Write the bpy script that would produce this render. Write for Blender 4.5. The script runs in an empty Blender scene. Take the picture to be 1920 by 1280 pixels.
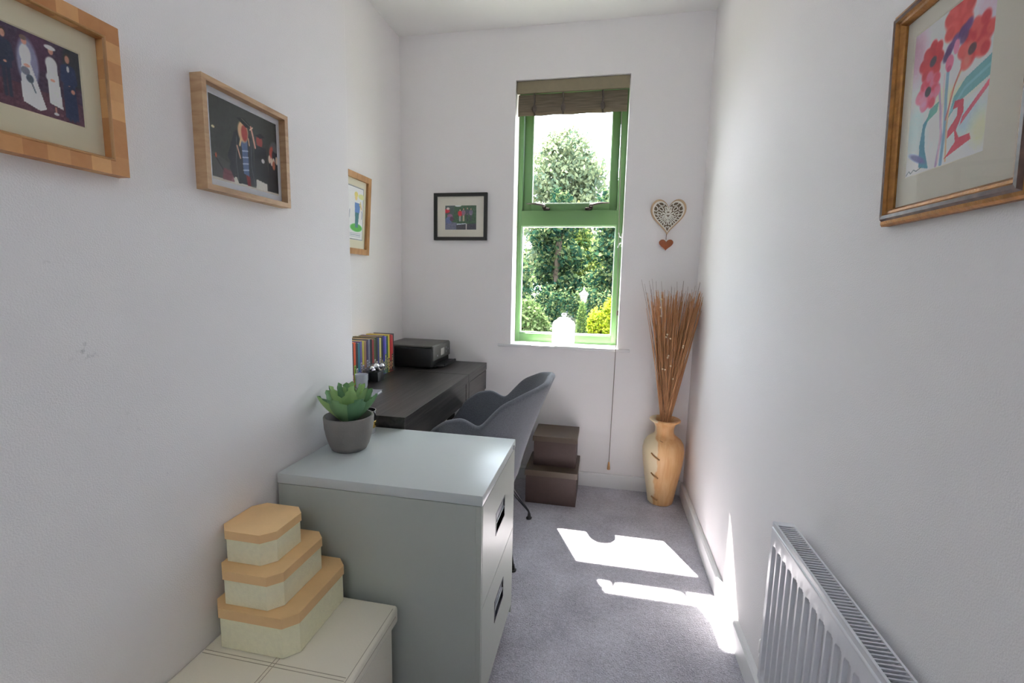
import bpy, bmesh, math, random
import numpy as np
from mathutils import Vector, Matrix

random.seed(7); rng = np.random.default_rng(7)
SC = bpy.context.scene
COL = SC.collection
PI = math.pi

# ------------------------------------------------------------------ camera, sky, sun, exposure
cam_d = bpy.data.cameras.new('camera'); cam = bpy.data.objects.new('camera', cam_d); COL.objects.link(cam)
R_ = Vector((0.98052, 0.19527, 0.02116)); U_ = Vector((-0.04588, 0.12295, 0.99135)); F_ = Vector((-0.19098, 0.97301, -0.12951))
cam.matrix_world = Matrix(((R_.x, U_.x, -F_.x, 0), (R_.y, U_.y, -F_.y, 0), (R_.z, U_.z, -F_.z, 1.279), (0, 0, 0, 1)))
cam_d.sensor_width = 36; cam_d.lens = 864.26 * 36 / 1920; cam_d.clip_start = .02; cam_d.clip_end = 300
SC.camera = cam

world = bpy.data.worlds.new('world'); SC.world = world; world.use_nodes = True
wn = world.node_tree; wn.nodes.clear()
wo = wn.nodes.new('ShaderNodeOutputWorld'); wb = wn.nodes.new('ShaderNodeBackground')
wb.inputs[0].default_value = (.78, .885, 1.0, 1); wb.inputs[1].default_value = 9.5
wn.links.new(wb.outputs[0], wo.inputs[0])

sun_d = bpy.data.lights.new('sun', 'SUN'); sun = bpy.data.objects.new('sun', sun_d); COL.objects.link(sun)
sun_d.energy = 62; sun_d.angle = math.radians(.6); sun_d.color = (1, .95, .88)
sun.rotation_euler = Vector((.445, -1, -1.58)).to_track_quat('-Z', 'Y').to_euler()

def portal(x0, x1, z0, z1, y, flip):
    d = bpy.data.lights.new('sky_portal', 'AREA'); d.shape = 'RECTANGLE'; d.size = x1 - x0; d.size_y = z1 - z0
    d.cycles.is_portal = True
    o = bpy.data.objects.new('sky_portal', d); COL.objects.link(o)
    o.location = ((x0 + x1) / 2, y, (z0 + z1) / 2); o.rotation_euler = (PI / 2 if not flip else -PI / 2, 0, 0)
    return o

SC.view_settings.view_transform = 'Standard'; SC.view_settings.look = 'None'
SC.view_settings.exposure = 0.38; SC.view_settings.gamma = 1; SC.view_settings.use_curve_mapping = False
SC.cycles.max_bounces = 16; SC.cycles.diffuse_bounces = 10; SC.cycles.glossy_bounces = 4
SC.cycles.transparent_max_bounces = 24; SC.cycles.transmission_bounces = 8
SC.cycles.use_denoising = True; SC.cycles.sample_clamp_indirect = 8
SC.cycles.caustics_reflective = False; SC.cycles.caustics_refractive = False

# ------------------------------------------------------------------ room numbers (metres)
XL1, XL2, XR, D, H, YC = -.918, -1.305, .527, 2.849, 2.75, 1.568
YB = -1.35
WL, WR, WB, WT = -.568, .094, .885, 2.458
ZD, ZC = .7556, .711

# ------------------------------------------------------------------ materials
def s2l(c): return tuple(((v / 255) / 12.92 if v / 255 <= .04045 else ((v / 255 + .055) / 1.055) ** 2.4) for v in c)
def mat(name, rgb, rough=.6, metal=0, spec=.5, bump=None, var=None, coat=0, emis=None, sheen=0):
    """bump=(scale,strength[,detail]); var=(scale,amount) soft mottling of the thing's own colour"""
    m = bpy.data.materials.new(name); m.use_nodes = True
    nt = m.node_tree; b = nt.nodes['Principled BSDF']
    c = s2l(rgb)
    b.inputs['Base Color'].default_value = (*c, 1); b.inputs['Roughness'].default_value = rough
    b.inputs['Metallic'].default_value = metal; b.inputs['Specular IOR Level'].default_value = spec
    b.inputs['Coat Weight'].default_value = coat; b.inputs['Sheen Weight'].default_value = sheen
    if bump or var:
        tc = nt.nodes.new('ShaderNodeTexCoord')
    if var:
        n = nt.nodes.new('ShaderNodeTexNoise'); n.inputs['Scale'].default_value = var[0]; n.inputs['Detail'].default_value = 6
        nt.links.new(tc.outputs['Object'], n.inputs['Vector'])
        r = nt.nodes.new('ShaderNodeMapRange'); r.inputs[1].default_value = .3; r.inputs[2].default_value = .7
        r.inputs[3].default_value = 1 - var[1]; r.inputs[4].default_value = 1 + var[1]
        nt.links.new(n.outputs[0], r.inputs[0])
        x = nt.nodes.new('ShaderNodeVectorMath'); x.operation = 'SCALE'; x.inputs[0].default_value = c
        nt.links.new(r.outputs[0], x.inputs['Scale']); nt.links.new(x.outputs[0], b.inputs['Base Color'])
    if bump:
        n = nt.nodes.new('ShaderNodeTexNoise'); n.inputs['Scale'].default_value = bump[0]; n.inputs['Detail'].default_value = bump[2] if len(bump) > 2 else 3
        nt.links.new(tc.outputs['Object'], n.inputs['Vector'])
        q = nt.nodes.new('ShaderNodeBump'); q.inputs['Strength'].default_value = bump[1]; q.inputs['Distance'].default_value = .004
        nt.links.new(n.outputs[0], q.inputs['Height']); nt.links.new(q.outputs[0], b.inputs['Normal'])
    return m

def wood(name, c1, c2, scale=(3, 40, 40), rough=.5, coat=0, bump=.15):
    m = mat(name, (128, 128, 128), rough, coat=coat); nt = m.node_tree; b = nt.nodes['Principled BSDF']
    tc = nt.nodes.new('ShaderNodeTexCoord'); mp = nt.nodes.new('ShaderNodeMapping'); mp.inputs['Scale'].default_value = scale
    n = nt.nodes.new('ShaderNodeTexNoise'); n.inputs['Scale'].default_value = 1; n.inputs['Detail'].default_value = 8; n.inputs['Distortion'].default_value = .6
    r = nt.nodes.new('ShaderNodeValToRGB'); r.color_ramp.elements[0].position = .35; r.color_ramp.elements[1].position = .65
    r.color_ramp.elements[0].color = (*s2l(c1), 1); r.color_ramp.elements[1].color = (*s2l(c2), 1)
    nt.links.new(tc.outputs['Object'], mp.inputs[0]); nt.links.new(mp.outputs[0], n.inputs['Vector'])
    nt.links.new(n.outputs[0], r.inputs[0]); nt.links.new(r.outputs[0], b.inputs['Base Color'])
    q = nt.nodes.new('ShaderNodeBump'); q.inputs['Strength'].default_value = bump; q.inputs['Distance'].default_value = .002
    nt.links.new(n.outputs[0], q.inputs['Height']); nt.links.new(q.outputs[0], b.inputs['Normal'])
    return m

def block_wood(name):
    """veneer of square blocks, each its own honey tone, with grain"""
    m = mat(name, (190, 130, 75), .42); nt = m.node_tree; b = nt.nodes['Principled BSDF']
    tc = nt.nodes.new('ShaderNodeTexCoord'); v = nt.nodes.new('ShaderNodeVectorMath'); v.operation = 'SNAP'; v.inputs[1].default_value = (.033, 10, .033)
    wn_ = nt.nodes.new('ShaderNodeTexWhiteNoise'); wn_.noise_dimensions = '3D'
    n = nt.nodes.new('ShaderNodeTexNoise'); n.inputs['Scale'].default_value = 70; n.inputs['Detail'].default_value = 6
    nt.links.new(tc.outputs['Object'], v.inputs[0]); nt.links.new(v.outputs[0], wn_.inputs['Vector']); nt.links.new(tc.outputs['Object'], n.inputs['Vector'])
    ad = nt.nodes.new('ShaderNodeMath'); ad.operation = 'MULTIPLY_ADD'; ad.inputs[1].default_value = .5
    nt.links.new(n.outputs[0], ad.inputs[0]); nt.links.new(wn_.outputs['Value'], ad.inputs[2])
    r = nt.nodes.new('ShaderNodeValToRGB'); r.color_ramp.elements[0].position = .1; r.color_ramp.elements[1].position = .98
    r.color_ramp.elements[0].color = (*s2l((180, 120, 70)), 1); r.color_ramp.elements[1].color = (*s2l((222, 170, 112)), 1)
    sc_ = nt.nodes.new('ShaderNodeMath'); sc_.operation = 'MULTIPLY'; sc_.inputs[1].default_value = .68
    nt.links.new(ad.outputs[0], sc_.inputs[0]); nt.links.new(sc_.outputs[0], r.inputs[0]); nt.links.new(r.outputs[0], b.inputs['Base Color'])
    return m

def glass_thin(name, tint=(1, 1, 1), refl=1.0):
    m = bpy.data.materials.new(name); m.use_nodes = True; nt = m.node_tree; nt.nodes.clear()
    o = nt.nodes.new('ShaderNodeOutputMaterial'); t = nt.nodes.new('ShaderNodeBsdfTransparent'); g = nt.nodes.new('ShaderNodeBsdfGlossy')
    t.inputs[0].default_value = (*tint, 1); g.inputs['Roughness'].default_value = .01
    f = nt.nodes.new('ShaderNodeFresnel'); f.inputs[0].default_value = 1.45; mx = nt.nodes.new('ShaderNodeMixShader')
    k = nt.nodes.new('ShaderNodeMath'); k.operation = 'MULTIPLY'; k.inputs[1].default_value = refl
    nt.links.new(f.outputs[0], k.inputs[0]); nt.links.new(k.outputs[0], mx.inputs[0])
    nt.links.new(t.outputs[0], mx.inputs[1]); nt.links.new(g.outputs[0], mx.inputs[2]); nt.links.new(mx.outputs[0], o.inputs[0])
    return m

def print_mat():
    m = mat('printed paper', (200, 200, 200), .55); nt = m.node_tree
    a = nt.nodes.new('ShaderNodeAttribute'); a.attribute_name = 'print'
    nt.links.new(a.outputs['Color'], nt.nodes['Principled BSDF'].inputs['Base Color'])
    return m

def leaf_mat(name, cols, trans=.35, rough=.6, k=.42):
    m = bpy.data.materials.new(name); m.use_nodes = True; nt = m.node_tree; nt.nodes.clear()
    o = nt.nodes.new('ShaderNodeOutputMaterial'); g = nt.nodes.new('ShaderNodeNewGeometry'); r = nt.nodes.new('ShaderNodeValToRGB')
    el = r.color_ramp.elements
    while len(el) < len(cols): el.new(.5)
    for i, c in enumerate(cols): el[i].position = i / (len(cols) - 1); el[i].color = (*[v * k for v in s2l(c)], 1)
    d = nt.nodes.new('ShaderNodeBsdfDiffuse'); t = nt.nodes.new('ShaderNodeBsdfTranslucent'); mx = nt.nodes.new('ShaderNodeMixShader'); mx.inputs[0].default_value = trans
    nt.links.new(g.outputs['Random Per Island'], r.inputs[0]); nt.links.new(r.outputs[0], d.inputs[0]); nt.links.new(r.outputs[0], t.inputs[0])
    nt.links.new(d.outputs[0], mx.inputs[1]); nt.links.new(t.outputs[0], mx.inputs[2]); nt.links.new(mx.outputs[0], o.inputs[0])
    return m

M = {}
def wall_mat():
    m = mat('matt white wall paint', (234, 231, 231), .75, spec=.25, bump=(330, .22, 2)); nt = m.node_tree; b = nt.nodes['Principled BSDF']
    # a few grey scuffs of their own shape on the paint
    tc = nt.nodes.new('ShaderNodeTexCoord'); n = nt.nodes.new('ShaderNodeTexNoise'); n.inputs['Scale'].default_value = 60; n.inputs['Detail'].default_value = 5
    nt.links.new(tc.outputs['Object'], n.inputs['Vector'])
    last = None
    for (p, rad) in (((XL1, .66, 1.14), .035), ((XL1, .72, 1.165), .02), ((XL1, .73, .98), .03), ((XL1, .70, .93), .014), ((XL1, .80, .85), .01), ((XL1, .62, 1.3), .015)):
        d = nt.nodes.new('ShaderNodeVectorMath'); d.operation = 'DISTANCE'; d.inputs[1].default_value = p
        nt.links.new(tc.outputs['Object'], d.inputs[0])
        r = nt.nodes.new('ShaderNodeMapRange'); r.inputs[1].default_value = 0; r.inputs[2].default_value = rad; r.inputs[3].default_value = .42; r.inputs[4].default_value = 0
        nt.links.new(d.outputs['Value'], r.inputs[0])
        if last is None: last = r.outputs[0]
        else:
            a = nt.nodes.new('ShaderNodeMath'); a.operation = 'ADD'; nt.links.new(last, a.inputs[0]); nt.links.new(r.outputs[0], a.inputs[1]); last = a.outputs[0]
    k = nt.nodes.new('ShaderNodeMapRange'); k.inputs[1].default_value = .56; k.inputs[2].default_value = .68
    nt.links.new(n.outputs[0], k.inputs[0])
    mu = nt.nodes.new('ShaderNodeMath'); mu.operation = 'MULTIPLY'; nt.links.new(last, mu.inputs[0]); nt.links.new(k.outputs[0], mu.inputs[1])
    mx = nt.nodes.new('ShaderNodeMix'); mx.data_type = 'RGBA'; mx.inputs[6].default_value = (*s2l((234, 231, 231)), 1); mx.inputs[7].default_value = (*s2l((60, 62, 70)), 1)
    nt.links.new(mu.outputs[0], mx.inputs[0]); nt.links.new(mx.outputs[2], b.inputs['Base Color'])
    return m
M['wall'] = wall_mat()
M['ceiling'] = mat('white ceiling paint', (232, 231, 229), .8, spec=.2)
M['trim'] = mat('white satin trim', (226, 226, 226), .4)
def carpet_mat():
    m = mat('grey carpet', (150, 148, 158), .95, spec=.1, sheen=.25); nt = m.node_tree; b = nt.nodes['Principled BSDF']
    tc = nt.nodes.new('ShaderNodeTexCoord')
    n1 = nt.nodes.new('ShaderNodeTexNoise'); n1.inputs['Scale'].default_value = 190; n1.inputs['Detail'].default_value = 3
    n2 = nt.nodes.new('ShaderNodeTexNoise'); n2.inputs['Scale'].default_value = 5; n2.inputs['Detail'].default_value = 4
    n3 = nt.nodes.new('ShaderNodeTexNoise'); n3.inputs['Scale'].default_value = 60; n3.inputs['Detail'].default_value = 4
    for n in (n1, n2, n3): nt.links.new(tc.outputs['Object'], n.inputs['Vector'])
    r = nt.nodes.new('ShaderNodeValToRGB'); r.color_ramp.elements[0].position = .3; r.color_ramp.elements[1].position = .7
    r.color_ramp.elements[0].color = (*s2l((118, 116, 126)), 1); r.color_ramp.elements[1].color = (*s2l((214, 211, 220)), 1)
    a = nt.nodes.new('ShaderNodeMath'); a.operation = 'MULTIPLY_ADD'; a.inputs[1].default_value = .5
    c = nt.nodes.new('ShaderNodeMath'); c.operation = 'MULTIPLY_ADD'; c.inputs[1].default_value = .35; c.inputs[2].default_value = 0
    nt.links.new(n2.outputs[0], c.inputs[0]); nt.links.new(n1.outputs[0], a.inputs[0]); nt.links.new(c.outputs[0], a.inputs[2])
    e = nt.nodes.new('ShaderNodeMath'); e.operation = 'MULTIPLY_ADD'; e.inputs[1].default_value = .25
    nt.links.new(n3.outputs[0], e.inputs[0]); nt.links.new(a.outputs[0], e.inputs[2])
    nt.links.new(e.outputs[0], r.inputs[0]); nt.links.new(r.outputs[0], b.inputs['Base Color'])
    q = nt.nodes.new('ShaderNodeBump'); q.inputs['Strength'].default_value = 1; q.inputs['Distance'].default_value = .012
    nt.links.new(e.outputs[0], q.inputs['Height']); nt.links.new(q.outputs[0], b.inputs['Normal'])
    return m
M['carpet'] = carpet_mat()
M['green'] = mat('green window paint', (100, 140, 86), .38)
M['bead'] = mat('pale glazing bead', (206, 226, 200), .4)
M['glass'] = glass_thin('window glass')
M['picglass'] = glass_thin('picture glass', refl=.5)
M['chrome'] = mat('chrome', (200, 200, 205), .15, metal=1)
M['darkmetal'] = mat('dark burnished metal', (74, 66, 60), .3, metal=.9)
M['blackmetal'] = mat('black painted metal', (26, 26, 28), .4)
M['blindval'] = mat('taupe blind valance', (132, 122, 98), .6, var=(30, .05))
def woven():
    m = mat('woven blind', (138, 128, 108), .8); nt = m.node_tree; b = nt.nodes['Principled BSDF']
    tc = nt.nodes.new('ShaderNodeTexCoord'); mp = nt.nodes.new('ShaderNodeMapping'); mp.inputs['Scale'].default_value = (9, 9, 190)
    n = nt.nodes.new('ShaderNodeTexNoise'); n.inputs['Scale'].default_value = 1; n.inputs['Detail'].default_value = 4
    nt.links.new(tc.outputs['Object'], mp.inputs[0]); nt.links.new(mp.outputs[0], n.inputs['Vector'])
    r = nt.nodes.new('ShaderNodeValToRGB'); r.color_ramp.elements[0].position = .35; r.color_ramp.elements[1].position = .65
    r.color_ramp.elements[0].color = (*s2l((126, 116, 98)), 1); r.color_ramp.elements[1].color = (*s2l((156, 144, 124)), 1)
    nt.links.new(n.outputs[0], r.inputs[0]); nt.links.new(r.outputs[0], b.inputs['Base Color'])
    return m
M['woven'] = woven()
M['cord'] = mat('beige cord', (128, 122, 112), .8); M['cord2'] = mat('dark tie', (84, 76, 70), .9)
M['deskwood'] = wood('black-brown wood veneer', (30, 28, 27), (64, 60, 57), (55, 2.5, 55), .30, bump=.5)
M['cabinet'] = mat('pale grey powder-coated steel', (176, 181, 173), .38)  # body darkened so that its shaded side reads dim
M['cabtop'] = mat('pale grey cabinet top', (200, 206, 205), .3)  # lighter than the body: sky light on the top put into the colour
M['handle'] = mat('grey plastic', (92, 94, 98), .4)
M['handlelight'] = mat('light grey plastic', (150, 153, 160), .35)
M['leather'] = mat('cream faux leather', (238, 232, 214), .42, bump=(160, .12, 4))
M['stitch'] = mat('brown-grey stitching', (186, 176, 156), .8)
M['boxcream'] = mat('cream textured paper', (240, 236, 204), .75, bump=(260, .35, 3), var=(90, .03))
M['boxlid'] = mat('tan card lid', (234, 194, 140), .55, bump=(220, .1, 3), var=(14, .05))
M['brownbox'] = mat('dark brown card', (74, 58, 54), .6, bump=(260, .15, 3), var=(60, .06))
M['brownlid'] = mat('dark brown card lid', (84, 72, 60), .45)
M['fabric'] = mat('charcoal grey woven fabric', (104, 107, 114), .95, spec=.15, sheen=.35, bump=(380, .5, 3), var=(240, .2))
M['concrete'] = mat('grey concrete', (128, 124, 120), .85, bump=(140, .15, 4), var=(25, .05))
M['soil'] = mat('dark soil', (34, 28, 22), .95, bump=(120, .8))
M['printer'] = mat('black printer plastic', (22, 22, 22), .42)
M['printertop'] = mat('dark grey printer lid', (88, 88, 84), .5)
M['screen'] = mat('pale grey display', (196, 196, 190), .25)
M['pages'] = mat('cream book pages', (232, 204, 158), .8, bump=(200, .2))
M['radiator'] = mat('white enamel', (216, 216, 220), .28)
M['radin'] = mat('grey steel fins', (120, 124, 132), .5)  # one even mid grey for the convector fins
M['jar'] = mat('white frosted glass', (252, 252, 250), .25)
_nt = M['jar'].node_tree; _t = _nt.nodes.new('ShaderNodeBsdfTranslucent'); _t.inputs[0].default_value = (.95, .95, .95, 1); _x = _nt.nodes.new('ShaderNodeMixShader'); _x.inputs[0].default_value = .6
_nt.links.new(_nt.nodes['Principled BSDF'].outputs[0], _x.inputs[1]); _nt.links.new(_t.outputs[0], _x.inputs[2]); _nt.links.new(_x.outputs[0], _nt.nodes['Material Output'].inputs[0])
M['white'] = mat('white plastic', (232, 232, 230), .35)
M['brownblock'] = mat('dark brown plastic', (70, 56, 44), .5)
M['goldframe'] = mat('aged gold moulding', (156, 106, 52), .38, metal=.55, bump=(200, .25, 4), var=(60, .25))
M['purplebrown'] = mat('purplish brown lacquer', (92, 66, 56), .25, var=(80, .2))
M['paleoak'] = wood('pale oak', (168, 132, 96), (194, 160, 122), (14, 14, 60), .5, bump=.05)
M['oldoak'] = wood('honey oak', (158, 112, 62), (188, 142, 90), (30, 30, 8), .45, bump=.05)
M['blackframe'] = mat('black frame', (30, 31, 28), .5)
M['block'] = block_wood('honey block veneer')
M['cream'] = mat('cream mount board', (246, 236, 204), .9)
M['cream2'] = mat('pale cream mount board', (238, 232, 208), .9)
M['whitemat'] = mat('white mount board', (244, 246, 252), .9)
M['ivory'] = mat('ivory mount board', (246, 241, 226), .9)
M['print'] = print_mat()
def vase_mat():
    m = wood('two-tone turned wood', (208, 156, 102), (222, 180, 128), (40, 40, 5), .5, bump=.05); nt = m.node_tree; b = nt.nodes['Principled BSDF']
    ramp = b.inputs['Base Color'].links[0].from_socket
    tc = nt.nodes.new('ShaderNodeTexCoord'); sx = nt.nodes.new('ShaderNodeSeparateXYZ'); nt.links.new(tc.outputs['Object'], sx.inputs[0])
    n = nt.nodes.new('ShaderNodeTexNoise'); n.inputs['Scale'].default_value = 12; nt.links.new(tc.outputs['Object'], n.inputs['Vector'])
    a = nt.nodes.new('ShaderNodeMath'); a.operation = 'MULTIPLY_ADD'; a.inputs[1].default_value = .05; nt.links.new(n.outputs[0], a.inputs[0]); nt.links.new(sx.outputs[0], a.inputs[2])
    r = nt.nodes.new('ShaderNodeMapRange'); r.inputs[1].default_value = -.026; r.inputs[2].default_value = -.018; nt.links.new(a.outputs[0], r.inputs[0])
    mx = nt.nodes.new('ShaderNodeMix'); mx.data_type = 'RGBA'; mx.inputs[6].default_value = (*s2l((226, 208, 172)), 1)
    nt.links.new(r.outputs[0], mx.inputs[0]); nt.links.new(ramp, mx.inputs[7]); nt.links.new(mx.outputs[2], b.inputs['Base Color'])
    return m
M['vase'] = vase_mat()
M['twig'] = mat('dark twig', (96, 66, 40), .8)
M['reed'] = leaf_mat('dried reed', [(158, 114, 80), (196, 146, 106), (214, 166, 124), (176, 126, 90)], .1, k=1)
M['fluff'] = mat('cream seed', (226, 204, 170), .8)
M['succulent'] = mat('powdery green succulent', (128, 166, 116), .7, var=(22, .2), spec=.2, bump=(60, .1))
_nt = M['succulent'].node_tree; _g = _nt.nodes.new('ShaderNodeNewGeometry'); _r = _nt.nodes.new('ShaderNodeValToRGB')
_r.color_ramp.elements[0].color = (*s2l((92, 136, 100)), 1); _r.color_ramp.elements[1].color = (*s2l((156, 190, 122)), 1)
_nt.links.new(_g.outputs['Random Per Island'], _r.inputs[0]); _nt.links.new(_r.outputs[0], _nt.nodes['Principled BSDF'].inputs['Base Color'])
M['heartedge'] = mat('pale wood edge', (196, 168, 136), .7)
M['heartlace'] = mat('whitewashed carved wood', (232, 228, 218), .8)
M['heartred'] = mat('reddish brown wood', (158, 86, 48), .4, var=(50, .15))
M['grass'] = mat('lawn', (44, 54, 30), .95, var=(3, .2))
M['bounce_ground'] = mat('grey paving', (150, 146, 144), .9, var=(2, .1))  # grey of the unseen ground slab added to bounce neutral light
M['bark'] = mat('bark', (72, 60, 48), .9)
M['stone'] = mat('pale stone', (128, 122, 118), .8)
M['render'] = mat('sun blocker render', (190, 186, 178), .9)  # colour of the unseen sun blockers added outside the window
M['brass'] = mat('brass', (190, 160, 80), .25, metal=1)
M['silver'] = mat('polished silver', (225, 225, 230), .12, metal=1)
M['greybook'] = mat('silver grey cover', (150, 150, 160), .4)

# ------------------------------------------------------------------ builders
def props(o, label=None, cat=None, group=None, kind=None):
    if label: o['label'] = label
    if cat: o['category'] = cat
    if group: o['group'] = group
    if kind: o['kind'] = kind
    return o
def thing(name, loc, label, cat, group=None, rot=(0, 0, 0)):
    o = bpy.data.objects.new(name, None); COL.objects.link(o); o.location = loc; o.rotation_euler = rot
    o.empty_display_size = .05
    return props(o, label, cat, group)
def wloc(p):
    v = Vector((0, 0, 0))
    while p: v += p.location; p = p.parent
    return v

class MB:
    """collects shapes into one mesh"""
    def __init__(s): s.bm = bmesh.new()
    def _add(s, t, mi=0):
        for f in t.faces: f.material_index = mi
        me = bpy.data.meshes.new('t'); t.to_mesh(me); t.free(); s.bm.from_mesh(me); bpy.data.meshes.remove(me); return s
    def box(s, a, b, bev=0, seg=2, mi=0, rot=None, piv=None):
        t = bmesh.new(); bmesh.ops.create_cube(t, size=1)
        a = Vector(a); b = Vector(b); c = (a + b) / 2; d = b - a
        for v in t.verts: v.co = Vector((v.co.x * d.x + c.x, v.co.y * d.y + c.y, v.co.z * d.z + c.z))
        if bev: bmesh.ops.bevel(t, geom=t.edges[:], offset=bev, segments=seg, affect='EDGES', profile=.5)
        if rot is not None:
            piv = Vector(piv if piv else c)
            for v in t.verts: v.co = rot @ (v.co - piv) + piv
        return s._add(t, mi)
    def lathe(s, prof, c=(0, 0, 0), n=40, mi=0, sq=None):
        t = bmesh.new(); rings = []
        for r, z in prof:
            if r < 1e-6: rings.append([t.verts.new((c[0], c[1], c[2] + z))])
            else: rings.append([t.verts.new((c[0] + r * math.cos(2 * PI * k / n), c[1] + r * math.sin(2 * PI * k / n), c[2] + z)) for k in range(n)])
        for A, B in zip(rings, rings[1:]):
            for k in range(n):
                a0 = A[k % len(A)]; a1 = A[(k + 1) % len(A)]; b0 = B[k % len(B)]; b1 = B[(k + 1) % len(B)]
                vs = []
                for v in (a0, a1, b1, b0):
                    if v not in vs: vs.append(v)
                if len(vs) >= 3: t.faces.new(vs)
        bmesh.ops.recalc_face_normals(t, faces=t.faces[:])
        return s._add(t, mi)
    def tube(s, pts, r, n=8, mi=0, cap=True):
        t = bmesh.new(); pts = [Vector(p) for p in pts]; rings = []
        rs = r if isinstance(r, (list, tuple)) else [r] * len(pts)
        up = None
        for i, p in enumerate(pts):
            d = (pts[min(i + 1, len(pts) - 1)] - pts[max(i - 1, 0)]).normalized()
            if up is None: up = d.orthogonal().normalized()
            up = (up - d * up.dot(d)).normalized(); q = d.cross(up)
            rings.append([t.verts.new(p + (up * math.cos(2 * PI * k / n) + q * math.sin(2 * PI * k / n)) * rs[i]) for k in range(n)])
        for A, B in zip(rings, rings[1:]):
            for k in range(n): t.faces.new((A[k], A[(k + 1) % n], B[(k + 1) % n], B[k]))
        if cap: t.faces.new(rings[0][::-1]); t.faces.new(rings[-1])
        bmesh.ops.recalc_face_normals(t, faces=t.faces[:])
        return s._add(t, mi)
    def ball(s, c, r, sc=(1, 1, 1), mi=0, u=16, v=10):
        t = bmesh.new(); bmesh.ops.create_uvsphere(t, u_segments=u, v_segments=v, radius=r)
        for q in t.verts: q.co = Vector((q.co.x * sc[0] + c[0], q.co.y * sc[1] + c[1], q.co.z * sc[2] + c[2]))
        return s._add(t, mi)
    def prism(s, poly, z0, z1, bev=0, mi=0, scale_bottom=1.0):
        """vertical prism over a plan polygon"""
        t = bmesh.new(); cx = sum(p[0] for p in poly) / len(poly); cy = sum(p[1] for p in poly) / len(poly)
        lo = [t.verts.new((cx + (x - cx) * scale_bottom, cy + (y - cy) * scale_bottom, z0)) for x, y in poly]
        hi = [t.verts.new((x, y, z1)) for x, y in poly]
        n = len(poly); t.faces.new(lo[::-1]); t.faces.new(hi)
        for k in range(n): t.faces.new((lo[k], lo[(k + 1) % n], hi[(k + 1) % n], hi[k]))
        bmesh.ops.recalc_face_normals(t, faces=t.faces[:])
        if bev: bmesh.ops.bevel(t, geom=t.edges[:], offset=bev, segments=2, affect='EDGES', profile=.5)
        return s._add(t, mi)
    def raw(s, vs, fs, mi=0):
        t = bmesh.new(); V = [t.verts.new(v) for v in vs]
        for f in fs: t.faces.new([V[i] for i in f])
        return s._add(t, mi)
    def done(s, name, m, parent=None, smooth=True, world=True, angle=35, label=None):
        me = bpy.data.meshes.new(name); s.bm.to_mesh(me); s.bm.free()
        for x in (m if isinstance(m, (list, tuple)) else [m]): me.materials.append(x)
        o = bpy.data.objects.new(name, me); COL.objects.link(o)
        if smooth:
            me.shade_smooth()
            me.set_sharp_from_angle(angle=math.radians(angle))
        if parent:
            o.parent = parent
            if world: o.location = -wloc(parent)
        if label: o['label'] = label
        return o
def struct(o): o['kind'] = 'structure'; return o

# ================================================================== THE SETTING
struct(MB().box((XL2 - .3, YB - .2, -.2), (XR + .3, D + .3, 0)).done('floor', M['carpet'], smooth=False))
struct(MB().box((XL2 - .3, YB - .2, H), (XR + .3, D + .3, H + .15)).done('ceiling', M['ceiling'], smooth=False))
struct(MB().box((XR, YB - .2, 0), (XR + .2, D + .3, H)).done('wall_right', M['wall'], smooth=False))
# left wall: projecting near part with its corner, then the recess
w = MB().box((XL1 - .387 - .2, YB - .2, 0), (XL1, YC, H), bev=.004)
struct(w.done('wall_left', M['wall'], smooth=False))
struct(MB().box((XL2 - .2, YC, 0), (XL2, D + .3, H)).done('wall_recess', M['wall'], smooth=False))
# far wall around the window opening (0.30 thick)
def wall_with_hole(name, y0, y1, hx0, hx1, hz0, hz1):
    w = MB()
    x0, x1 = XL2 - .2, XR + .2
    t = bmesh.new()
    xs = [x0, hx0, hx1, x1]; zs = [0, hz0, hz1, H]
    def ring(y): return [[t.verts.new((x, y, z)) for z in zs] for x in xs]
    A = ring(y0); B = ring(y1)
    for i in range(3):
        for k in range(3):
            if i == 1 and k == 1: continue
            t.faces.new((A[i][k], A[i + 1][k], A[i + 1][k + 1], A[i][k + 1]))
            t.faces.new((B[i][k + 1], B[i + 1][k + 1], B[i + 1][k], B[i][k]))
    for (i, k, j, l) in ((1, 1, 2, 1), (2, 1, 2, 2), (2, 2, 1, 2), (1, 2, 1, 1)):
        t.faces.new((A[j][l], A[i][k], B[i][k], B[j][l]))
    for (i, k, j, l) in ((0, 0, 3, 0), (3, 0, 3, 3), (3, 3, 0, 3), (0, 3, 0, 0)):
        pass
    bmesh.ops.recalc_face_normals(t, faces=t.faces[:])
    w._add(t)
    return struct(w.done(name, M['wall'], smooth=False))
wall_with_hole('wall_far', D, D + .30, WL, WR, WB - .018, WT)
wall_with_hole('wall_near', YB - .15, YB, -.55, .25, 2.18, 2.52)  # high opening added behind the camera to let in cool sky fill
# skirting boards: plain board with a small chamfered top
def skirt(name, a, b, n, h=.088, t=.018):
    a = Vector(a); b = Vector(b); n = Vector(n)
    prof = [(0, 0), (t, 0), (t, h - .008), (t - .006, h), (0, h)]
    vs = []
    for p in (a, b):
        for q, z in prof: vs.append(p + n * q + Vector((0, 0, z)))
    fs = [(k, (k + 1) % 5, 5 + (k + 1) % 5, 5 + k) for k in range(5)] + [(0, 1, 2, 3, 4), (9, 8, 7, 6, 5)]
    m = MB(); m.raw(vs, fs); bmesh.ops.recalc_face_normals(m.bm, faces=m.bm.faces[:])
    return struct(m.done(name, M['trim'], smooth=False))
skirt('baseboard_right', (XR, YB, 0), (XR, D - .019, 0), (-1, 0, 0), t=.02)
skirt('baseboard_far', (XL2 + .019, D, 0), (XR - .0205, D, 0), (0, -1, 0))
skirt('baseboard_recess', (XL2, YC, 0), (XL2, D, 0), (1, 0, 0))
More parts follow.
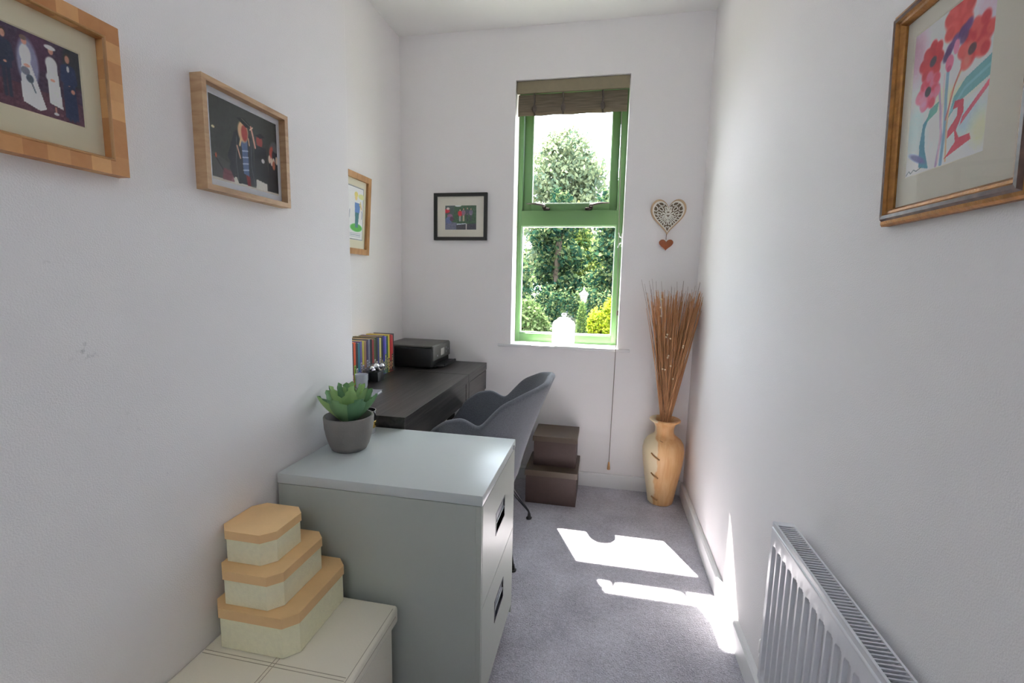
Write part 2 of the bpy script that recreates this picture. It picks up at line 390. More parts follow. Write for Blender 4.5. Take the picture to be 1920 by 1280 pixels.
# unseen eave-like block added outside to cut the left of the sun patch
struct(MB().box((-2.6, D + .301, 2.76), (-.345, 3.58, 2.92), bev=.006).done('sun_blocker_eave', M['render'], smooth=False))
# unseen strip added below the lintel to trim the sunlit spike's top
struct(MB().box((WL + .001, D + .23, 2.435), (WR - .001, D + .299, WT - .001), bev=.003).done('sun_blocker_lintel', M['render'], smooth=False))

# ---- window
YF = 2.985   # room face of the frame
win = bpy.data.objects.new('window_1', None); COL.objects.link(win); win.location = ((WL + WR) / 2, YF, WB); struct(win)
f = MB()
g = .0005
f.box((WL + g, YF, WB), (-.540, YF + .07, WT - .01), bev=.003)                     # left jamb
f.box((.056, YF, WB), (WR - g, YF + .07, WT - .01), bev=.003)                      # right jamb
f.box((-.545, YF + .002, WB), (.06, YF + .07, .942), bev=.003)                     # bottom rail
f.box((-.545, YF + .001, 1.633), (.06, YF + .07, 1.727), bev=.003)                 # transom
f.box((-.545, YF + .002, 2.40), (.06, YF + .07, WT - .01), bev=.003)               # head
f.done('frame', M['green'], win)
b = MB()                                                                           # beads round the fixed lower pane
for (x0, x1, z0, z1) in ((-.540, -.533, .942, 1.633), (.049, .056, .942, 1.633), (-.533, .049, .942, .951), (-.533, .049, 1.627, 1.633)):
    b.box((x0, YF + .012, z0), (x1, YF + .045, z1), bev=.0015)
b.done('glazing_bead', M['bead'], win)
s = MB(); ys = YF + .03
s.box((-.538, ys, 1.729), (-.484, ys + .045, 2.40), bev=.004); s.box((.006, ys, 1.729), (.054, ys + .045, 2.40), bev=.004)
s.box((-.486, ys + .001, 1.729), (.008, ys + .045, 1.772), bev=.004); s.box((-.486, ys + .001, 2.36), (.008, ys + .045, 2.40), bev=.004)
sash = s.done('top_hung_sash', M['green'], win)
b = MB()
for (x0, x1, z0, z1) in ((-.484, -.479, 1.772, 2.36), (.001, .006, 1.772, 2.36), (-.479, .001, 1.772, 1.779)):
    b.box((x0, ys + .004, z0), (x1, ys + .03, z1), bev=.001)
b.done('glazing_bead', M['bead'], sash)
def pane(x0, x1, z0, z1, y, parent):
    m = MB(); m.raw([(x0, y, z0), (x1, y, z0), (x1, y, z1), (x0, y, z1)], [(0, 1, 2, 3)])
    return m.done('pane', M['glass'], parent, smooth=False)
pane(-.536, .052, .945, 1.631, YF + .03, win)
pane(-.482, .004, 1.775, 2.362, ys + .02, sash)
# casement fasteners on the transom: squat base, pivot and a curled lever
def fastener(px, sgn):
    z = 1.748
    m = MB(); m.box((px - .004 if sgn < 0 else px - .036, YF + .006, 1.729), (px + .036 if sgn < 0 else px + .004, YF + .03, 1.745), bev=.004)
    m.box((px - .012, YF + .002, 1.74), (px + .012, YF + .028, 1.758), bev=.005)
    m.lathe([(0, .012), (.011, .012), (.012, 0), (0, 0)], (px, YF + .014, 1.752), 16)
    o = m.done('catch', M['darkmetal'], win)
    q = MB(); pts = []; rs = []
    for k in range(9):
        t = k / 8
        pts.append((px + sgn * (.0 + .112 * t), YF - .004 - .012 * math.sin(t * PI), 1.757 + .016 * (1 - (1 - t) ** 2) - .004 * t)); rs.append(.0085 * (1 - .55 * t))
    q.tube(pts, rs, 10); q.ball(pts[0], .010)
    q.done('lever', M['chrome'] if sgn > 99 else M['silver2'], o)
M['silver2'] = mat('worn pewter', (120, 112, 108), .28, metal=.9)
fastener(-.399, -1); fastener(-.105, 1)
# window board
wbd = MB().box((-.650, 2.836, WB - .018), (.168, D - .0005, WB), bev=.004).box((WL + .0006, D - .003, WB - .0175), (WR - .0006, YF - .0005, WB), bev=0)
struct(wbd.done('window_sill', M['trim'], win))
portal(WL, WR, WB, WT, D + .31, False)


portal(-.55, .25, 2.18, 2.52, YB - .16, True)  # guides sky light through the added rear opening

# ---- garden
struct(MB().raw([(-40, 6.8, -.12), (40, 6.8, -.12), (40, 80, -.12), (-40, 80, -.12)], [(0, 1, 2, 3)]).done('lawn', M['grass'], smooth=False))
struct(MB().box((-9, 3.151, -.2), (9, 6.8, -.11), bev=.004).done('bounce_slab', M['bounce_ground'], smooth=False))  # unseen slab added outside to bounce grey light up into the room

def leaf_cloud(name, blobs, n, size, m, parent, seed, shell=.55, squash=1.0, aspect=.55):
    """one mesh of n small leaf quads spread through ellipsoid blobs"""
    r = np.random.default_rng(seed)
    vol = np.array([b[3] * b[4] * b[5] for b in blobs]) ** .75; pick = r.choice(len(blobs), n, p=vol / vol.sum())
    B = np.array(blobs)[pick]
    d = r.normal(size=(n, 3)); d /= np.linalg.norm(d, axis=1)[:, None]
    rad = shell + (1 - shell) * r.random(n) ** .7; rad *= 1 + .12 * r.normal(size=n)
    c = B[:, :3] + d * rad[:, None] * B[:, 3:6]
    nrm = d * .6 + r.normal(size=(n, 3)) * .7; nrm /= np.linalg.norm(nrm, axis=1)[:, None]
    a = np.cross(nrm, r.normal(size=(n, 3))); a /= np.linalg.norm(a, axis=1)[:, None]; b = np.cross(nrm, a)
    sz = size * (.5 + r.random(n))[:, None]
    V = np.empty((n, 4, 3)); V[:, 0] = c - a * sz; V[:, 1] = c - b * sz * aspect; V[:, 2] = c + a * sz; V[:, 3] = c + b * sz * aspect
    V = V.reshape(-1, 3) - np.array(wloc(parent)); 
    me = bpy.data.meshes.new(name); me.vertices.add(4 * n); me.vertices.foreach_set('co', V.ravel())
    me.loops.add(4 * n); me.loops.foreach_set('vertex_index', np.arange(4 * n)); me.polygons.add(n)
    me.polygons.foreach_set('loop_start', np.arange(0, 4 * n, 4)); me.update(calc_edges=True)
    me.materials.append(m); o = bpy.data.objects.new(name, me); COL.objects.link(o); o.parent = parent
    return o
L_dark = leaf_mat('dark conifer foliage', [(34, 62, 52), (48, 84, 66), (66, 100, 72), (124, 144, 92), (158, 168, 118)], .35, k=.48)
L_mid = leaf_mat('mid green foliage', [(58, 88, 56), (92, 120, 66), (132, 150, 78), (80, 110, 74)], .5, k=.7)
L_pale = leaf_mat('green foliage paled by glare', [(96, 118, 96), (140, 152, 112), (170, 176, 134), (112, 136, 116)], .45, k=.62)  # sun glare and haze are put into the pale leaf colour
L_yel = leaf_mat('bright yellow-green foliage', [(126, 158, 34), (186, 200, 50), (214, 222, 84), (96, 136, 40)], .5, k=.5)
L_mix = leaf_mat('green and sunlit yellow foliage', [(44, 72, 48), (84, 116, 58), (196, 204, 104), (60, 92, 60), (120, 140, 74)], .5, k=.6)  # yellow entries put the sunlight on some leaves into the colour
L_bush = leaf_mat('pale green shrub leaves', [(88, 120, 66), (134, 162, 96), (178, 196, 138), (70, 102, 58)], .4)

def tree(name, label, x, y, base, top, rx, n, size, m, seed, nb=14, cone=False, cat='tree', trunk=.18):
    t = thing(name, (x, y, -.12), label, cat)
    r = random.Random(seed); bl = []
    for k in range(nb):
        q = k / (nb - 1); z = base + (top - base) * (.08 + .86 * q)
        w = (1 - q * .9) if cone else math.sqrt(max(.05, 1 - (2 * q - .85) ** 2 / 1.4))
        rr = rx * w * (.25 + .22 * r.random()); a = r.random() * 2 * PI; off = rx * w * .62 * (r.random() ** .5)
        bl.append((x + off * math.cos(a), y + off * math.sin(a) * .7, z, rr, rr, rr * .75))
    leaf_cloud('foliage', bl, n, size, m, t, seed)
    b = MB().tube([(x, y, -.12), (x + .05, y, base), (x - .05, y, (base + top) / 2), (x, y, top - .1 * (top - base))], [trunk, trunk * .8, trunk * .5, trunk * .15], 10)
    for k in range(7):
        bb = bl[r.randrange(nb)]
        b.tube([(x, y, base + (bb[2] - base) * .5), ((x + bb[0]) / 2, (y + bb[1]) / 2, bb[2] - .1 * rx), bb[:3]], [trunk * .35, trunk * .2, .015], 6)
    b.done('trunk', M['bark'], t)
    return t
tree('tall_tree', 'tall loose pale green tree rising into the white sky behind the upper pane', -2.75, 29, 1.0, 11.0, 3.5, 22000, .135, L_pale, 11, 90)
tree('tall_tree', 'pale tree standing at the right edge of the upper pane', .7, 38, 1.0, 9.6, 2.3, 7500, .17, L_pale, 12, 14)
tree('tall_tree', 'pale tree at the left edge of the upper pane', -8.8, 38, 1.0, 11.2, 2.6, 8500, .17, L_pale, 13, 14)
tree('conifer', 'dark spreading conifer behind the left half of the lower pane', -2.9, 13, -.4, 4.3, 1.15, 9000, .065, L_dark, 21, 46)
tree('conifer', 'dark spreading conifer behind the middle of the lower pane', -1.75, 17.5, -.4, 5.0, 1.2, 8000, .085, L_dark, 22, 46)
tree('conifer', 'dark conifer behind the right edge of the lower pane', .25, 14, -.4, 4.5, 1.15, 8500, .068, L_dark, 23, 46)
tree('leafy_tree', 'green tree with sunlit yellow patches glimpsed between the dark conifers', -1.35, 20.2, -.3, 4.9, 1.35, 9000, .08, L_mix, 31, 40, trunk=.09)
tree('leafy_tree', 'mid green leafy tree filling the gap left of the conifers', -5.6, 21, .0, 6.0, 1.7, 7500, .12, L_mid, 32, 18)
tree('leafy_tree', 'mid green leafy tree standing behind all the others at the right', 1.5, 23.2, -.4, 5.4, 1.6, 8500, .13, L_mid, 33, 18)
lh = thing('hedge', (-1, 11, -.12), 'low dark hedge behind the shrubs and lantern', 'hedge')
leaf_cloud('foliage', [(-3.6 + .45 * k, 11.2, .42 + .07 * (k % 2), .40, .25, .70) for k in range(13)], 14000, .042, L_dark, lh, 56)
hg = thing('hedge', (-2, 33, -.12), 'long dark hedge closing the far end of the garden behind the trees', 'hedge')
leaf_cloud('foliage', [(-12 + 1.5 * k, 33.5 + .3 * (k % 2), 1.4 + .5 * (k % 3), 1.4, .8, 1.9) for k in range(13)], 15000, .15, L_dark, hg, 55)
def shrub(name, label, blobs, n, size, m, seed):
    b0 = blobs[0]; t = thing(name, (b0[0], b0[1], -.12), label, 'shrub')
    leaf_cloud('foliage', blobs, n, size, m, t, seed, .5)
    k = MB()
    for q in blobs[:4]: k.tube([(b0[0], b0[1], -.12), ((b0[0] + q[0]) / 2, (b0[1] + q[1]) / 2, q[2] * .5), q[:3]], [.03, .02, .008], 6)
    k.done('stem', M['bark'], t)
shrub('round_shrub', 'round pale green shrub behind the bottom left of the lower pane',
      [(-1.33, 8, .45, .36, .36, .40), (-1.18, 7.95, .62, .22, .24, .26), (-1.45, 8, .72, .24, .24, .27), (-1.28, 8.0, .80, .18, .2, .2), (-1.06, 8, .45, .18, .2, .24)], 5200, .036, L_bush, 41)
shrub('gold_shrub', 'bright yellow-green shrub behind the bottom right of the lower pane',
      [(.12, 8, .42, .32, .32, .38), (.2, 8, .80, .2, .24, .28), (-.08, 7.95, .62, .18, .2, .24), (.33, 8, .95, .2, .2, .22), (-.16, 8, .35, .14, .2, .3)], 6500, .032, L_yel, 42)
shrub('slim_cypress', 'slim upright olive green cypress left of the bright yellow shrub',
      [(-.345, 7.7, .30, .085, .085, .45), (-.345, 7.7, .70, .075, .075, .30), (-.345, 7.7, .50, .085, .085, .35)], 4500, .018, L_mid, 43)
# stone lantern post behind the cypress
ln = thing('garden_lantern', (-.40, 9.5, -.12), 'pale lantern post poking up behind the slim cypress', 'lantern')
MB().tube([(-.40, 9.5, -.12), (-.40, 9.5, .86)], .03, 12).done('post', M['stone'], ln)
MB().lathe([(0, .86), (.05, .88), (.075, 1.0), (.085, 1.04), (0, 1.04)], (-.40, 9.5, 0), 16).done('lamp_body', M['stone'], ln)
MB().lathe([(.10, 1.04), (.085, 1.07), (.035, 1.11), (.015, 1.14), (.02, 1.155), (.012, 1.18), (0, 1.20)], (-.40, 9.5, 0), 16).done('lamp_cap', M['stone'], ln)

# ================================================================== BLIND
bl = thing('roman_blind', (-.238, 2.90, WT), 'taupe woven blind folded up at the top of the green window', 'blind')
MB().box((WL + .004, 2.862, 2.388), (WR - .004, 2.88, WT - .002), bev=.003).box((WL + .004, 2.88, 2.41), (WR - .004, 2.93, WT - .002), bev=.002).done('valance', M['blindval'], bl)
fm = MB()
for k, (z0, z1, yy) in enumerate(((2.285, 2.392, 2.906), (2.275, 2.388, 2.898), (2.268, 2.386, 2.890), (2.262, 2.385, 2.882))):
    t = bmesh.new(); n = 28; rows = []
    for j in range(9):
        z = z0 + (z1 - z0) * j / 8; yb = yy - .007 * math.sin(PI * (1 - j / 8)) - .006 * (1 - j / 8)
        row = []
        for i in range(n + 1):
            x = WL + .012 + (WR - WL - .024) * i / n
            row.append(t.verts.new((x, yb + .0015 * math.sin(i * 1.7 + k), z + .002 * math.sin(i * .8 + k * 2) * (1 - j / 8))))
        rows.append(row)
    for j in range(8):
        for i in range(n): t.faces.new((rows[j][i], rows[j][i + 1], rows[j + 1][i + 1], rows[j + 1][i]))
    ex = bmesh.ops.solidify(t, geom=t.faces[:], thickness=.003)
    bmesh.ops.recalc_face_normals(t, faces=t.faces[:]); fm._add(t)
fm.done('folded_fabric', M['woven'], bl)
for xx in (-.46, -.29, -.06):
    q = MB(); q.tube([(xx, 2.873, 2.385), (xx + .004, 2.868, 2.34), (xx - .002, 2.869, 2.30), (xx + .005, 2.874, 2.262)], .005, 6)
    q.ball((xx + .003, 2.868, 2.30), .013, (1, .5, 1.7)); q.done('lift_cord', M['cord2'] if 'cord2' in M else M['woven'], bl)
c = MB(); c.tube([(.052, 2.894, 2.27), (.062, 2.87, 1.9), (.078, 2.84, 1.2), (.084, 2.819, .90), (.084, 2.817, .87), (.078, 2.825, .17)], .0022, 6)
pc = c.done('pull_cord', M['cord'], bl)
MB().lathe([(0, .05), (.004, .05), (.006, .04), (.009, .012), (.010, .004), (.008, 0), (0, 0)], (.078, 2.825, .125), 16).done('acorn', M['oldoak'], pc)
cl = thing('cord_cleat', (WR, 2.93, 1.53), 'small white cord cleat on the right window reveal', 'cleat')
MB().box((WR - .006, 2.922, 1.50), (WR - .0003, 2.938, 1.58), bev=.002).tube([(WR - .006, 2.93, 1.555), (WR - .018, 2.93, 1.562), (WR - .024, 2.93, 1.585)], .004, 8).tube([(WR - .006, 2.93, 1.525), (WR - .018, 2.93, 1.518), (WR - .024, 2.93, 1.495)], .004, 8).done('hook_plate', M['white'], cl)
kb = thing('window_latch', (WR, 2.95, 1.08), 'small dark brown latch block low on the right window reveal', 'latch')
MB().box((WR - .014, 2.935, 1.082), (WR - .0003, 2.965, 1.112), bev=.002).done('block', M['brownblock'], kb)

# ================================================================== JAR ON THE SILL
jr = thing('glass_jar', (-.240, 2.905, WB), 'white frosted glass jar with a knobbed lid on the window sill', 'jar')
MB().lathe([(0, .001), (.064, .001), (.070, .006), (.071, .03), (.071, .125), (.069, .140), (.060, .152), (.045, .160), (.038, .162), (0, .162)], (-.240, 2.905, WB), 48).done('jar_body', M['jar'], jr)
lid = MB().lathe([(0, .1625), (.040, .1625), (.041, .168), (.030, .174), (.012, .177), (0, .177)], (-.240, 2.905, WB), 48).done('lid', M['jar'], jr)
MB().lathe([(.009, .176), (.008, .181), (.015, .187), (.017, .194), (.012, .202), (0, .205)], (-.240, 2.905, WB), 24).done('knob', M['silver'], lid)

# ================================================================== PICTURES
def canvas(w, h, bg):
    a = np.zeros((h, w, 3)); a[:] = np.array(bg, float); return a
def _uv(a):
    h, w = a.shape[:2]; v, u = np.mgrid[0:h, 0:w]; return (u + .5) / w, (v + .5) / h
def ell(a, cx, cy, rx, ry, c, rot=0, soft=.12, amt=1):
    u, v = _uv(a); ar = a.shape[1] / a.shape[0]
    x = (u - cx) * ar; y = v - cy; cs, sn = math.cos(rot), math.sin(rot)
    d = np.sqrt(((x * cs + y * sn) / (rx * ar)) ** 2 + ((-x * sn + y * cs) / ry) ** 2)
    k = np.clip((1 + soft - d) / (2 * soft), 0, 1)[..., None] * amt
    a[:] = a * (1 - k) + np.array(c, float) * k
def poly(a, pts, c, amt=1):
    u, v = _uv(a); ins = np.zeros(u.shape, bool); n = len(pts)
    for i in range(n):
        x0, y0 = pts[i]; x1, y1 = pts[(i + 1) % n]
        if y0 == y1: continue
        t = ((v - y0) / (y1 - y0)); ins ^= ((v >= min(y0, y1)) & (v < max(y0, y1)) & (u < x0 + t * (x1 - x0)))
    k = ins[..., None] * amt; a[:] = a * (1 - k) + np.array(c, float) * k
def line(a, pts, wd, c, amt=1):
    u, v = _uv(a); ar = a.shape[1] / a.shape[0]; best = np.full(u.shape, 9.)
    for (x0, y0), (x1, y1) in zip(pts, pts[1:]):
        dx, dy = (x1 - x0) * ar, y1 - y0; L = dx * dx + dy * dy + 1e-9
        t = np.clip((((u - x0) * ar) * dx + (v - y0) * dy) / L, 0, 1)
        best = np.minimum(best, np.hypot((u - x0) * ar - t * dx, v - y0 - t * dy))
    k = np.clip((wd - best) / (wd * .5), 0, 1)[..., None] * amt; a[:] = a * (1 - k) + np.array(c, float) * k
def speckle(a, amp, seed=0):
    r = np.random.default_rng(seed); h, w = a.shape[:2]
    n = np.kron(r.normal(size=(h // 4 + 1, w // 4 + 1)), np.ones((4, 4)))[:h, :w] * .6 + r.normal(size=(h, w)) * .4
    a[:] = np.clip(a + amp * n[..., None], 0, 255)

def picture(name, label, wd, ht, cx, cz, planex, side, rim, depth, moulding, matm, art, art_rect, tilt=0, profile='flat', parent_group=None, lipmat=None):
    """wall picture. local frame: x along the wall (viewer's right), z up, -y towards the room"""
    if side == 'left': loc = (planex, cx, cz - ht / 2); rz = PI / 2
    elif side == 'right': loc = (planex, cx, cz - ht / 2); rz = -PI / 2
    else: loc = (cx, planex, cz - ht / 2); rz = 0
    o = thing(name, loc, label, 'picture frame', parent_group, (tilt, 0, rz))
    X, Z = wd / 2, ht
    # profile across the moulding: (distance in from the outer edge, depth towards room)
    if profile == 'flat': pf = [(0, 0), (0, depth), (rim * .82, depth), (rim * .86, depth + .0012), (rim * .94, depth + .0012), (rim, depth - .002), (rim, depth * .35)]
    elif profile == 'box': pf = [(0, 0), (0, depth), (rim, depth), (rim, depth * .3)]
    elif profile == 'gilt': pf = [(0, 0), (0, depth * .55), (rim * .12, depth * .72), (rim * .3, depth * .80), (rim * .42, depth), (rim * .62, depth * .98), (rim * .72, depth * .80), (rim * .86, depth * .78), (rim * .95, depth * .62), (rim, depth * .5), (rim, depth * .3)]
    m = bmesh.new(); rings = []
    for (d, y) in pf: rings.append([m.verts.new(p) for p in ((-X + d, -y, d), (X - d, -y, d), (X - d, -y, Z - d), (-X + d, -y, Z - d))])
    for ri, (A, B) in enumerate(zip(rings, rings[1:])):
        for k in range(4):
            fc = m.faces.new((A[k], A[(k + 1) % 4], B[(k + 1) % 4], B[k]))
            if lipmat and ((profile == 'flat' and ri in (3, 4)) or (profile == 'gilt' and ri in (3, 4))): fc.material_index = 1
    bmesh.ops.recalc_face_normals(m, faces=m.faces[:])
    me = bpy.data.meshes.new('moulding'); m.to_mesh(me); m.free(); me.materials.append(moulding)
    if lipmat: me.materials.append(lipmat)
    fo = bpy.data.objects.new('moulding', me); COL.objects.link(fo); fo.parent = o
    # mount board with its window, and the print just behind it
    ax0, ax1, az0, az1 = art_rect; ym = -depth * .34
    b = MB(); r0 = rim - .002
    xs = [-X + r0, ax0, ax1, X - r0]; zs = [r0, az0, az1, Z - r0]; vs = [(x, ym, z) for x in xs for z in zs]
    fs = [(i * 4 + k, (i + 1) * 4 + k, (i + 1) * 4 + k + 1, i * 4 + k + 1) for i in range(3) for k in range(3) if not (i == 1 and k == 1)]
    b.raw(vs, fs)
    t = .0018; b.raw([(ax0, ym, az0), (ax1, ym, az0), (ax1, ym, az1), (ax0, ym, az1), (ax0 + t, ym + t, az0 + t), (ax1 - t, ym + t, az0 + t), (ax1 - t, ym + t, az1 - t), (ax0 + t, ym + t, az1 - t)],
                     [(0, 1, 5, 4), (1, 2, 6, 5), (2, 3, 7, 6), (3, 0, 4, 7)])
    b.done('mount_board', matm, o, smooth=False, world=False)
    art = np.clip(art * 1.12 + 12, 0, 255); h, w = art.shape[:2]
    us, vs_ = np.meshgrid(np.linspace(ax0, ax1, w), np.linspace(az0, az1, h))
    P = np.stack([us, np.full_like(us, ym + t), vs_], -1).reshape(-1, 3)
    idx = np.arange(w * h).reshape(h, w); F = np.stack([idx[:-1, :-1], idx[:-1, 1:], idx[1:, 1:], idx[1:, :-1]], -1).reshape(-1, 4)
    me = bpy.data.meshes.new('print'); me.from_pydata(P.tolist(), [], F.tolist())
    at = me.color_attributes.new('print', 'FLOAT_COLOR', 'POINT'); c = art.reshape(-1, 3) / 255
    lin = np.where(c <= .04045, c / 12.92, ((c + .055) / 1.055) ** 2.4); at.data.foreach_set('color', np.concatenate([lin, np.ones((len(lin), 1))], 1).astype(np.float32).ravel())
    me.materials.append(M['print']); pr = bpy.data.objects.new('print', me); COL.objects.link(pr); pr.parent = o
    g = MB(); yg = -depth * .40; g.raw([(-X + r0, yg, r0), (X - r0, yg, r0), (X - r0, yg, Z - r0), (-X + r0, yg, Z - r0)], [(0, 1, 2, 3)])
    g.done('glazing', M['picglass'], o, smooth=False, world=False)
    bk = MB().box((-X + .003, -.0008, .003), (X - .003, -.004, Z - .003)); bk.done('backing', M['brownlid'], o, smooth=False, world=False)
    return o

def figure(a, x, y, h, body, skin, hair, skirtw=.0, w=.055, legs=None):
    """small painted standing figure: feet at y, height h (canvas units)"""
    ar = a.shape[0] / a.shape[1]; w *= 1
    if legs: line(a, [(x - w * .3, y), (x - w * .3, y + h * .5)], .028 * h / .8, legs); line(a, [(x + w * .35, y), (x + w * .3, y + h * .5)], .028 * h / .8, legs)
    if skirtw: poly(a, [(x - w * .5, y + h * .62), (x + w * .5, y + h * .62), (x + skirtw, y + .02), (x - skirtw * .8, y + .03)], body)
    poly(a, [(x - w * .9, y + h * .80), (x + w * .9, y + h * .80), (x + w * .85, y + h * .42), (x - w * .85, y + h * .42)], body)
    ell(a, x, y + h * .79, w * .95, h * .045, body)
    line(a, [(x - w * .9, y + h * .78), (x - w * 1.05, y + h * .58), (x - w * .2, y + h * .5)], .022 * h / .8, body)
    line(a, [(x + w * .9, y + h * .78), (x + w * 1.1, y + h * .58), (x + w * .4, y + h * .5)], .022 * h / .8, body)
    ell(a, x, y + h * .5, w * .22, h * .02, skin)
    ell(a, x, y + h * .935, w * .42, h * .062, hair); ell(a, x, y + h * .91, w * .34, h * .058, skin)

# --- wedding group photo
A = canvas(176, 120, (62, 44, 66)); 
poly(A, [(0, 0), (1, 0), (1, .30), (0, .34)], (84, 48, 62)); speckle(A, 9, 1)
ell(A, .12, .85, .16, .25, (30, 40, 44), amt=.7); ell(A, .95, .8, .12, .3, (34, 46, 44), amt=.7); ell(A, .60, .8, .14, .25, (74, 32, 62), amt=.6)
for k, (x, c) in enumerate(((.06, (40, 44, 66)), (.20, (214, 216, 222)), (.36, (38, 44, 66)))): figure(A, x, .14, .78, c, (196, 146, 126), (60, 42, 34), legs=(34, 38, 58), skirtw=.06 if k == 1 else 0)
ell(A, .535, .60, .085, .30, (168, 176, 204), amt=.75)
poly(A, [(.485, .62), (.555, .62), (.655, .10), (.60, .06), (.47, .12), (.465, .3)], (226, 230, 232)); ell(A, .52, .70, .045, .12, (232, 234, 236)); ell(A, .52, .86, .022, .045, (206, 150, 132)); ell(A, .515, .895, .028, .03, (120, 96, 88))
ell(A, .51, .50, .035, .05, (112, 116, 128)); ell(A, .54, .42, .03, .05, (70, 82, 96)); line(A, [(.54, .42), (.575, .27)], .012, (70, 84, 92)); ell(A, .525, .57, .025, .02, (206, 160, 140)); speckle(A, 3, 2)
poly(A, [(.69, .72), (.775, .72), (.80, .16), (.69, .20)], (218, 222, 216)); ell(A, .73, .70, .05, .09, (224, 226, 222)); ell(A, .725, .53, .05, .07, (226, 228, 224)); ell(A, .735, .865, .022, .045, (200, 146, 128)); ell(A, .73, .905, .048, .028, (230, 230, 228)); ell(A, .73, .50, .02, .018, (204, 152, 130))
line(A, [(.735, .16), (.735, .10)], .012, (196, 140, 120)); ell(A, .735, .08, .022, .018, (226, 226, 226))
figure(A, .875, .06, .86, (38, 50, 84), (196, 146, 124), (54, 40, 34), legs=(36, 46, 76), w=.06); ell(A, .875, .72, .012, .04, (214, 220, 230))
poly(A, [(.82, .08), (.94, .06), (.93, .5), (.82, .5)], (36, 46, 78)); ell(A, .905, .44, .018, .03, (196, 140, 120)); speckle(A, 5, 3)
picture('picture_frame', 'blocky honey wood frame with a wedding group photo, high at far left', .330, .262, .583, 1.589, XL1, 'left', .029, .026, M['block'], M['cream'], A, (-.058, .109, .072, .196), lipmat=M['oldoak'])

# --- graduation photo
A = canvas(168, 130, (58, 60, 56)); poly(A, [(0, 0), (.42, 0), (.34, .22), (0, .34)], (74, 72, 72)); line(A, [(.05, .3), (.18, .12), (.40, .12)], .012, (26, 26, 28))  # black ground lifted to grey, putting glare into the print
poly(A, [(.0, .0), (1, 0), (1, .035), (0, .05)], (196, 190, 180)); poly(A, [(.24, .02), (.55, .02), (.52, .14), (.28, .10)], (206, 202, 194)); poly(A, [(.62, .03), (.80, .03), (.80, .16), (.63, .18)], (208, 204, 196)); poly(A, [(.14, .04), (.3, .04), (.28, .16), (.16, .18)], (122, 64, 76), .8)
ell(A, .70, .66, .05, .08, (150, 62, 58)); poly(A, [(.62, .60), (.80, .60), (.84, .12), (.60, .16)], (30, 30, 34)); poly(A, [(.63, .72), (.72, .77), (.79, .74), (.71, .70)], (24, 26, 28)); ell(A, .745, .42, .025, .03, (206, 202, 204))
poly(A, [(.33, .66), (.58, .66), (.62, .06), (.36, .04), (.30, .2), (.22, .34)], (34, 36, 42)); ell(A, .45, .62, .13, .09, (34, 36, 42)); poly(A, [(.30, .45), (.24, .2), (.30, .08), (.37, .3)], (36, 38, 44))
line(A, [(.36, .62), (.34, .3), (.36, .06)], .008, (84, 86, 92)); line(A, [(.57, .62), (.56, .3), (.60, .08)], .008, (78, 80, 88)); poly(A, [(.42, .62), (.51, .62), (.52, .16), (.44, .18)], (84, 102, 140)); 
for z in (.22, .30, .38, .46): line(A, [(.435, z), (.515, z + .02)], .010, (196, 204, 220), .8)
ell(A, .455, .70, .075, .13, (206, 168, 128)); ell(A, .475, .69, .045, .10, (166, 64, 56)); line(A, [(.42, .60), (.40, .52)], .02, (214, 186, 140)); line(A, [(.53, .64), (.54, .56)], .014, (206, 170, 130))
poly(A, [(.37, .845), (.46, .875), (.60, .80), (.50, .765)], (26, 28, 30)); line(A, [(.44, .86), (.58, .79)], .006, (110, 108, 100))
line(A, [(.63, .56), (.60, .70), (.575, .80)], .020, (214, 160, 140)); line(A, [(.60, .80), (.56, .76)], .012, (224, 190, 170)); line(A, [(.36, .5), (.40, .36)], .014, (206, 160, 140))
poly(A, [(.47, .17), (.53, .16), (.54, .04), (.49, .04)], (120, 30, 34)); ell(A, .945, .58, .09, .15, (92, 92, 94)); ell(A, .905, .56, .05, .10, (186, 84, 72)); ell(A, .96, .54, .06, .10, (40, 40, 44)); ell(A, .965, .64, .05, .05, (100, 100, 100))
poly(A, [(.84, .48), (1, .50), (1, .06), (.82, .04)], (28, 28, 32)); 
for x in (.855, .89, .925, .975): ell(A, x, .47 + .02 * math.sin(x * 40), .020, .055, (222, 196, 178))
ell(A, .925, .41, .025, .06, (170, 96, 70)); ell(A, .05, .62, .02, .016, (226, 206, 170)); ell(A, .07, .30, .01, .03, (190, 90, 60)); speckle(A, 4, 5)
picture('picture_frame', 'pale oak box frame with a graduation ceremony photo', .284, .248, 1.0635, 1.596, XL1, 'left', .0125, .030, M['paleoak'], M['whitemat'], A, (-.106, .122, .029, .223), profile='box')

# --- flower print on the right wall
A = canvas(170, 222, (240, 238, 238))
for (x, y, rx, ry, c, am) in ((.06, .84, .16, .20, (206, 160, 184), .8), (.92, .88, .2, .14, (224, 176, 196), .7), (.10, .36, .18, .16, (186, 216, 232), .8), (.72, .44, .28, .07, (238, 236, 190), .9), (.16, .22, .16, .12, (196, 222, 230), .7), (.80, .24, .22, .13, (168, 196, 214), .7), (.93, .14, .12, .12, (222, 222, 178), .8), (.45, .45, .10, .10, (240, 232, 184), .8), (.40, .15, .14, .10, (200, 216, 222), .6)): ell(A, x, y, rx, ry, c, soft=.6, amt=am)
poly(A, [(.20, .05), (.34, .02), (.27, .16), (.25, .30), (.32, .40), (.22, .34), (.19, .20)], (70, 138, 160), .9)
poly(A, [(.26, .34), (.30, .42), (.42, .445), (.40, .38)], (88, 160, 150), .85)
poly(A, [(.55, .30), (.60, .42), (.72, .50), (.99, .56), (.99, .44), (.80, .40), (.66, .37)], (98, 162, 170), .9); line(A, [(.58, .34), (.72, .44), (.98, .50)], .012, (140, 190, 196), .8)
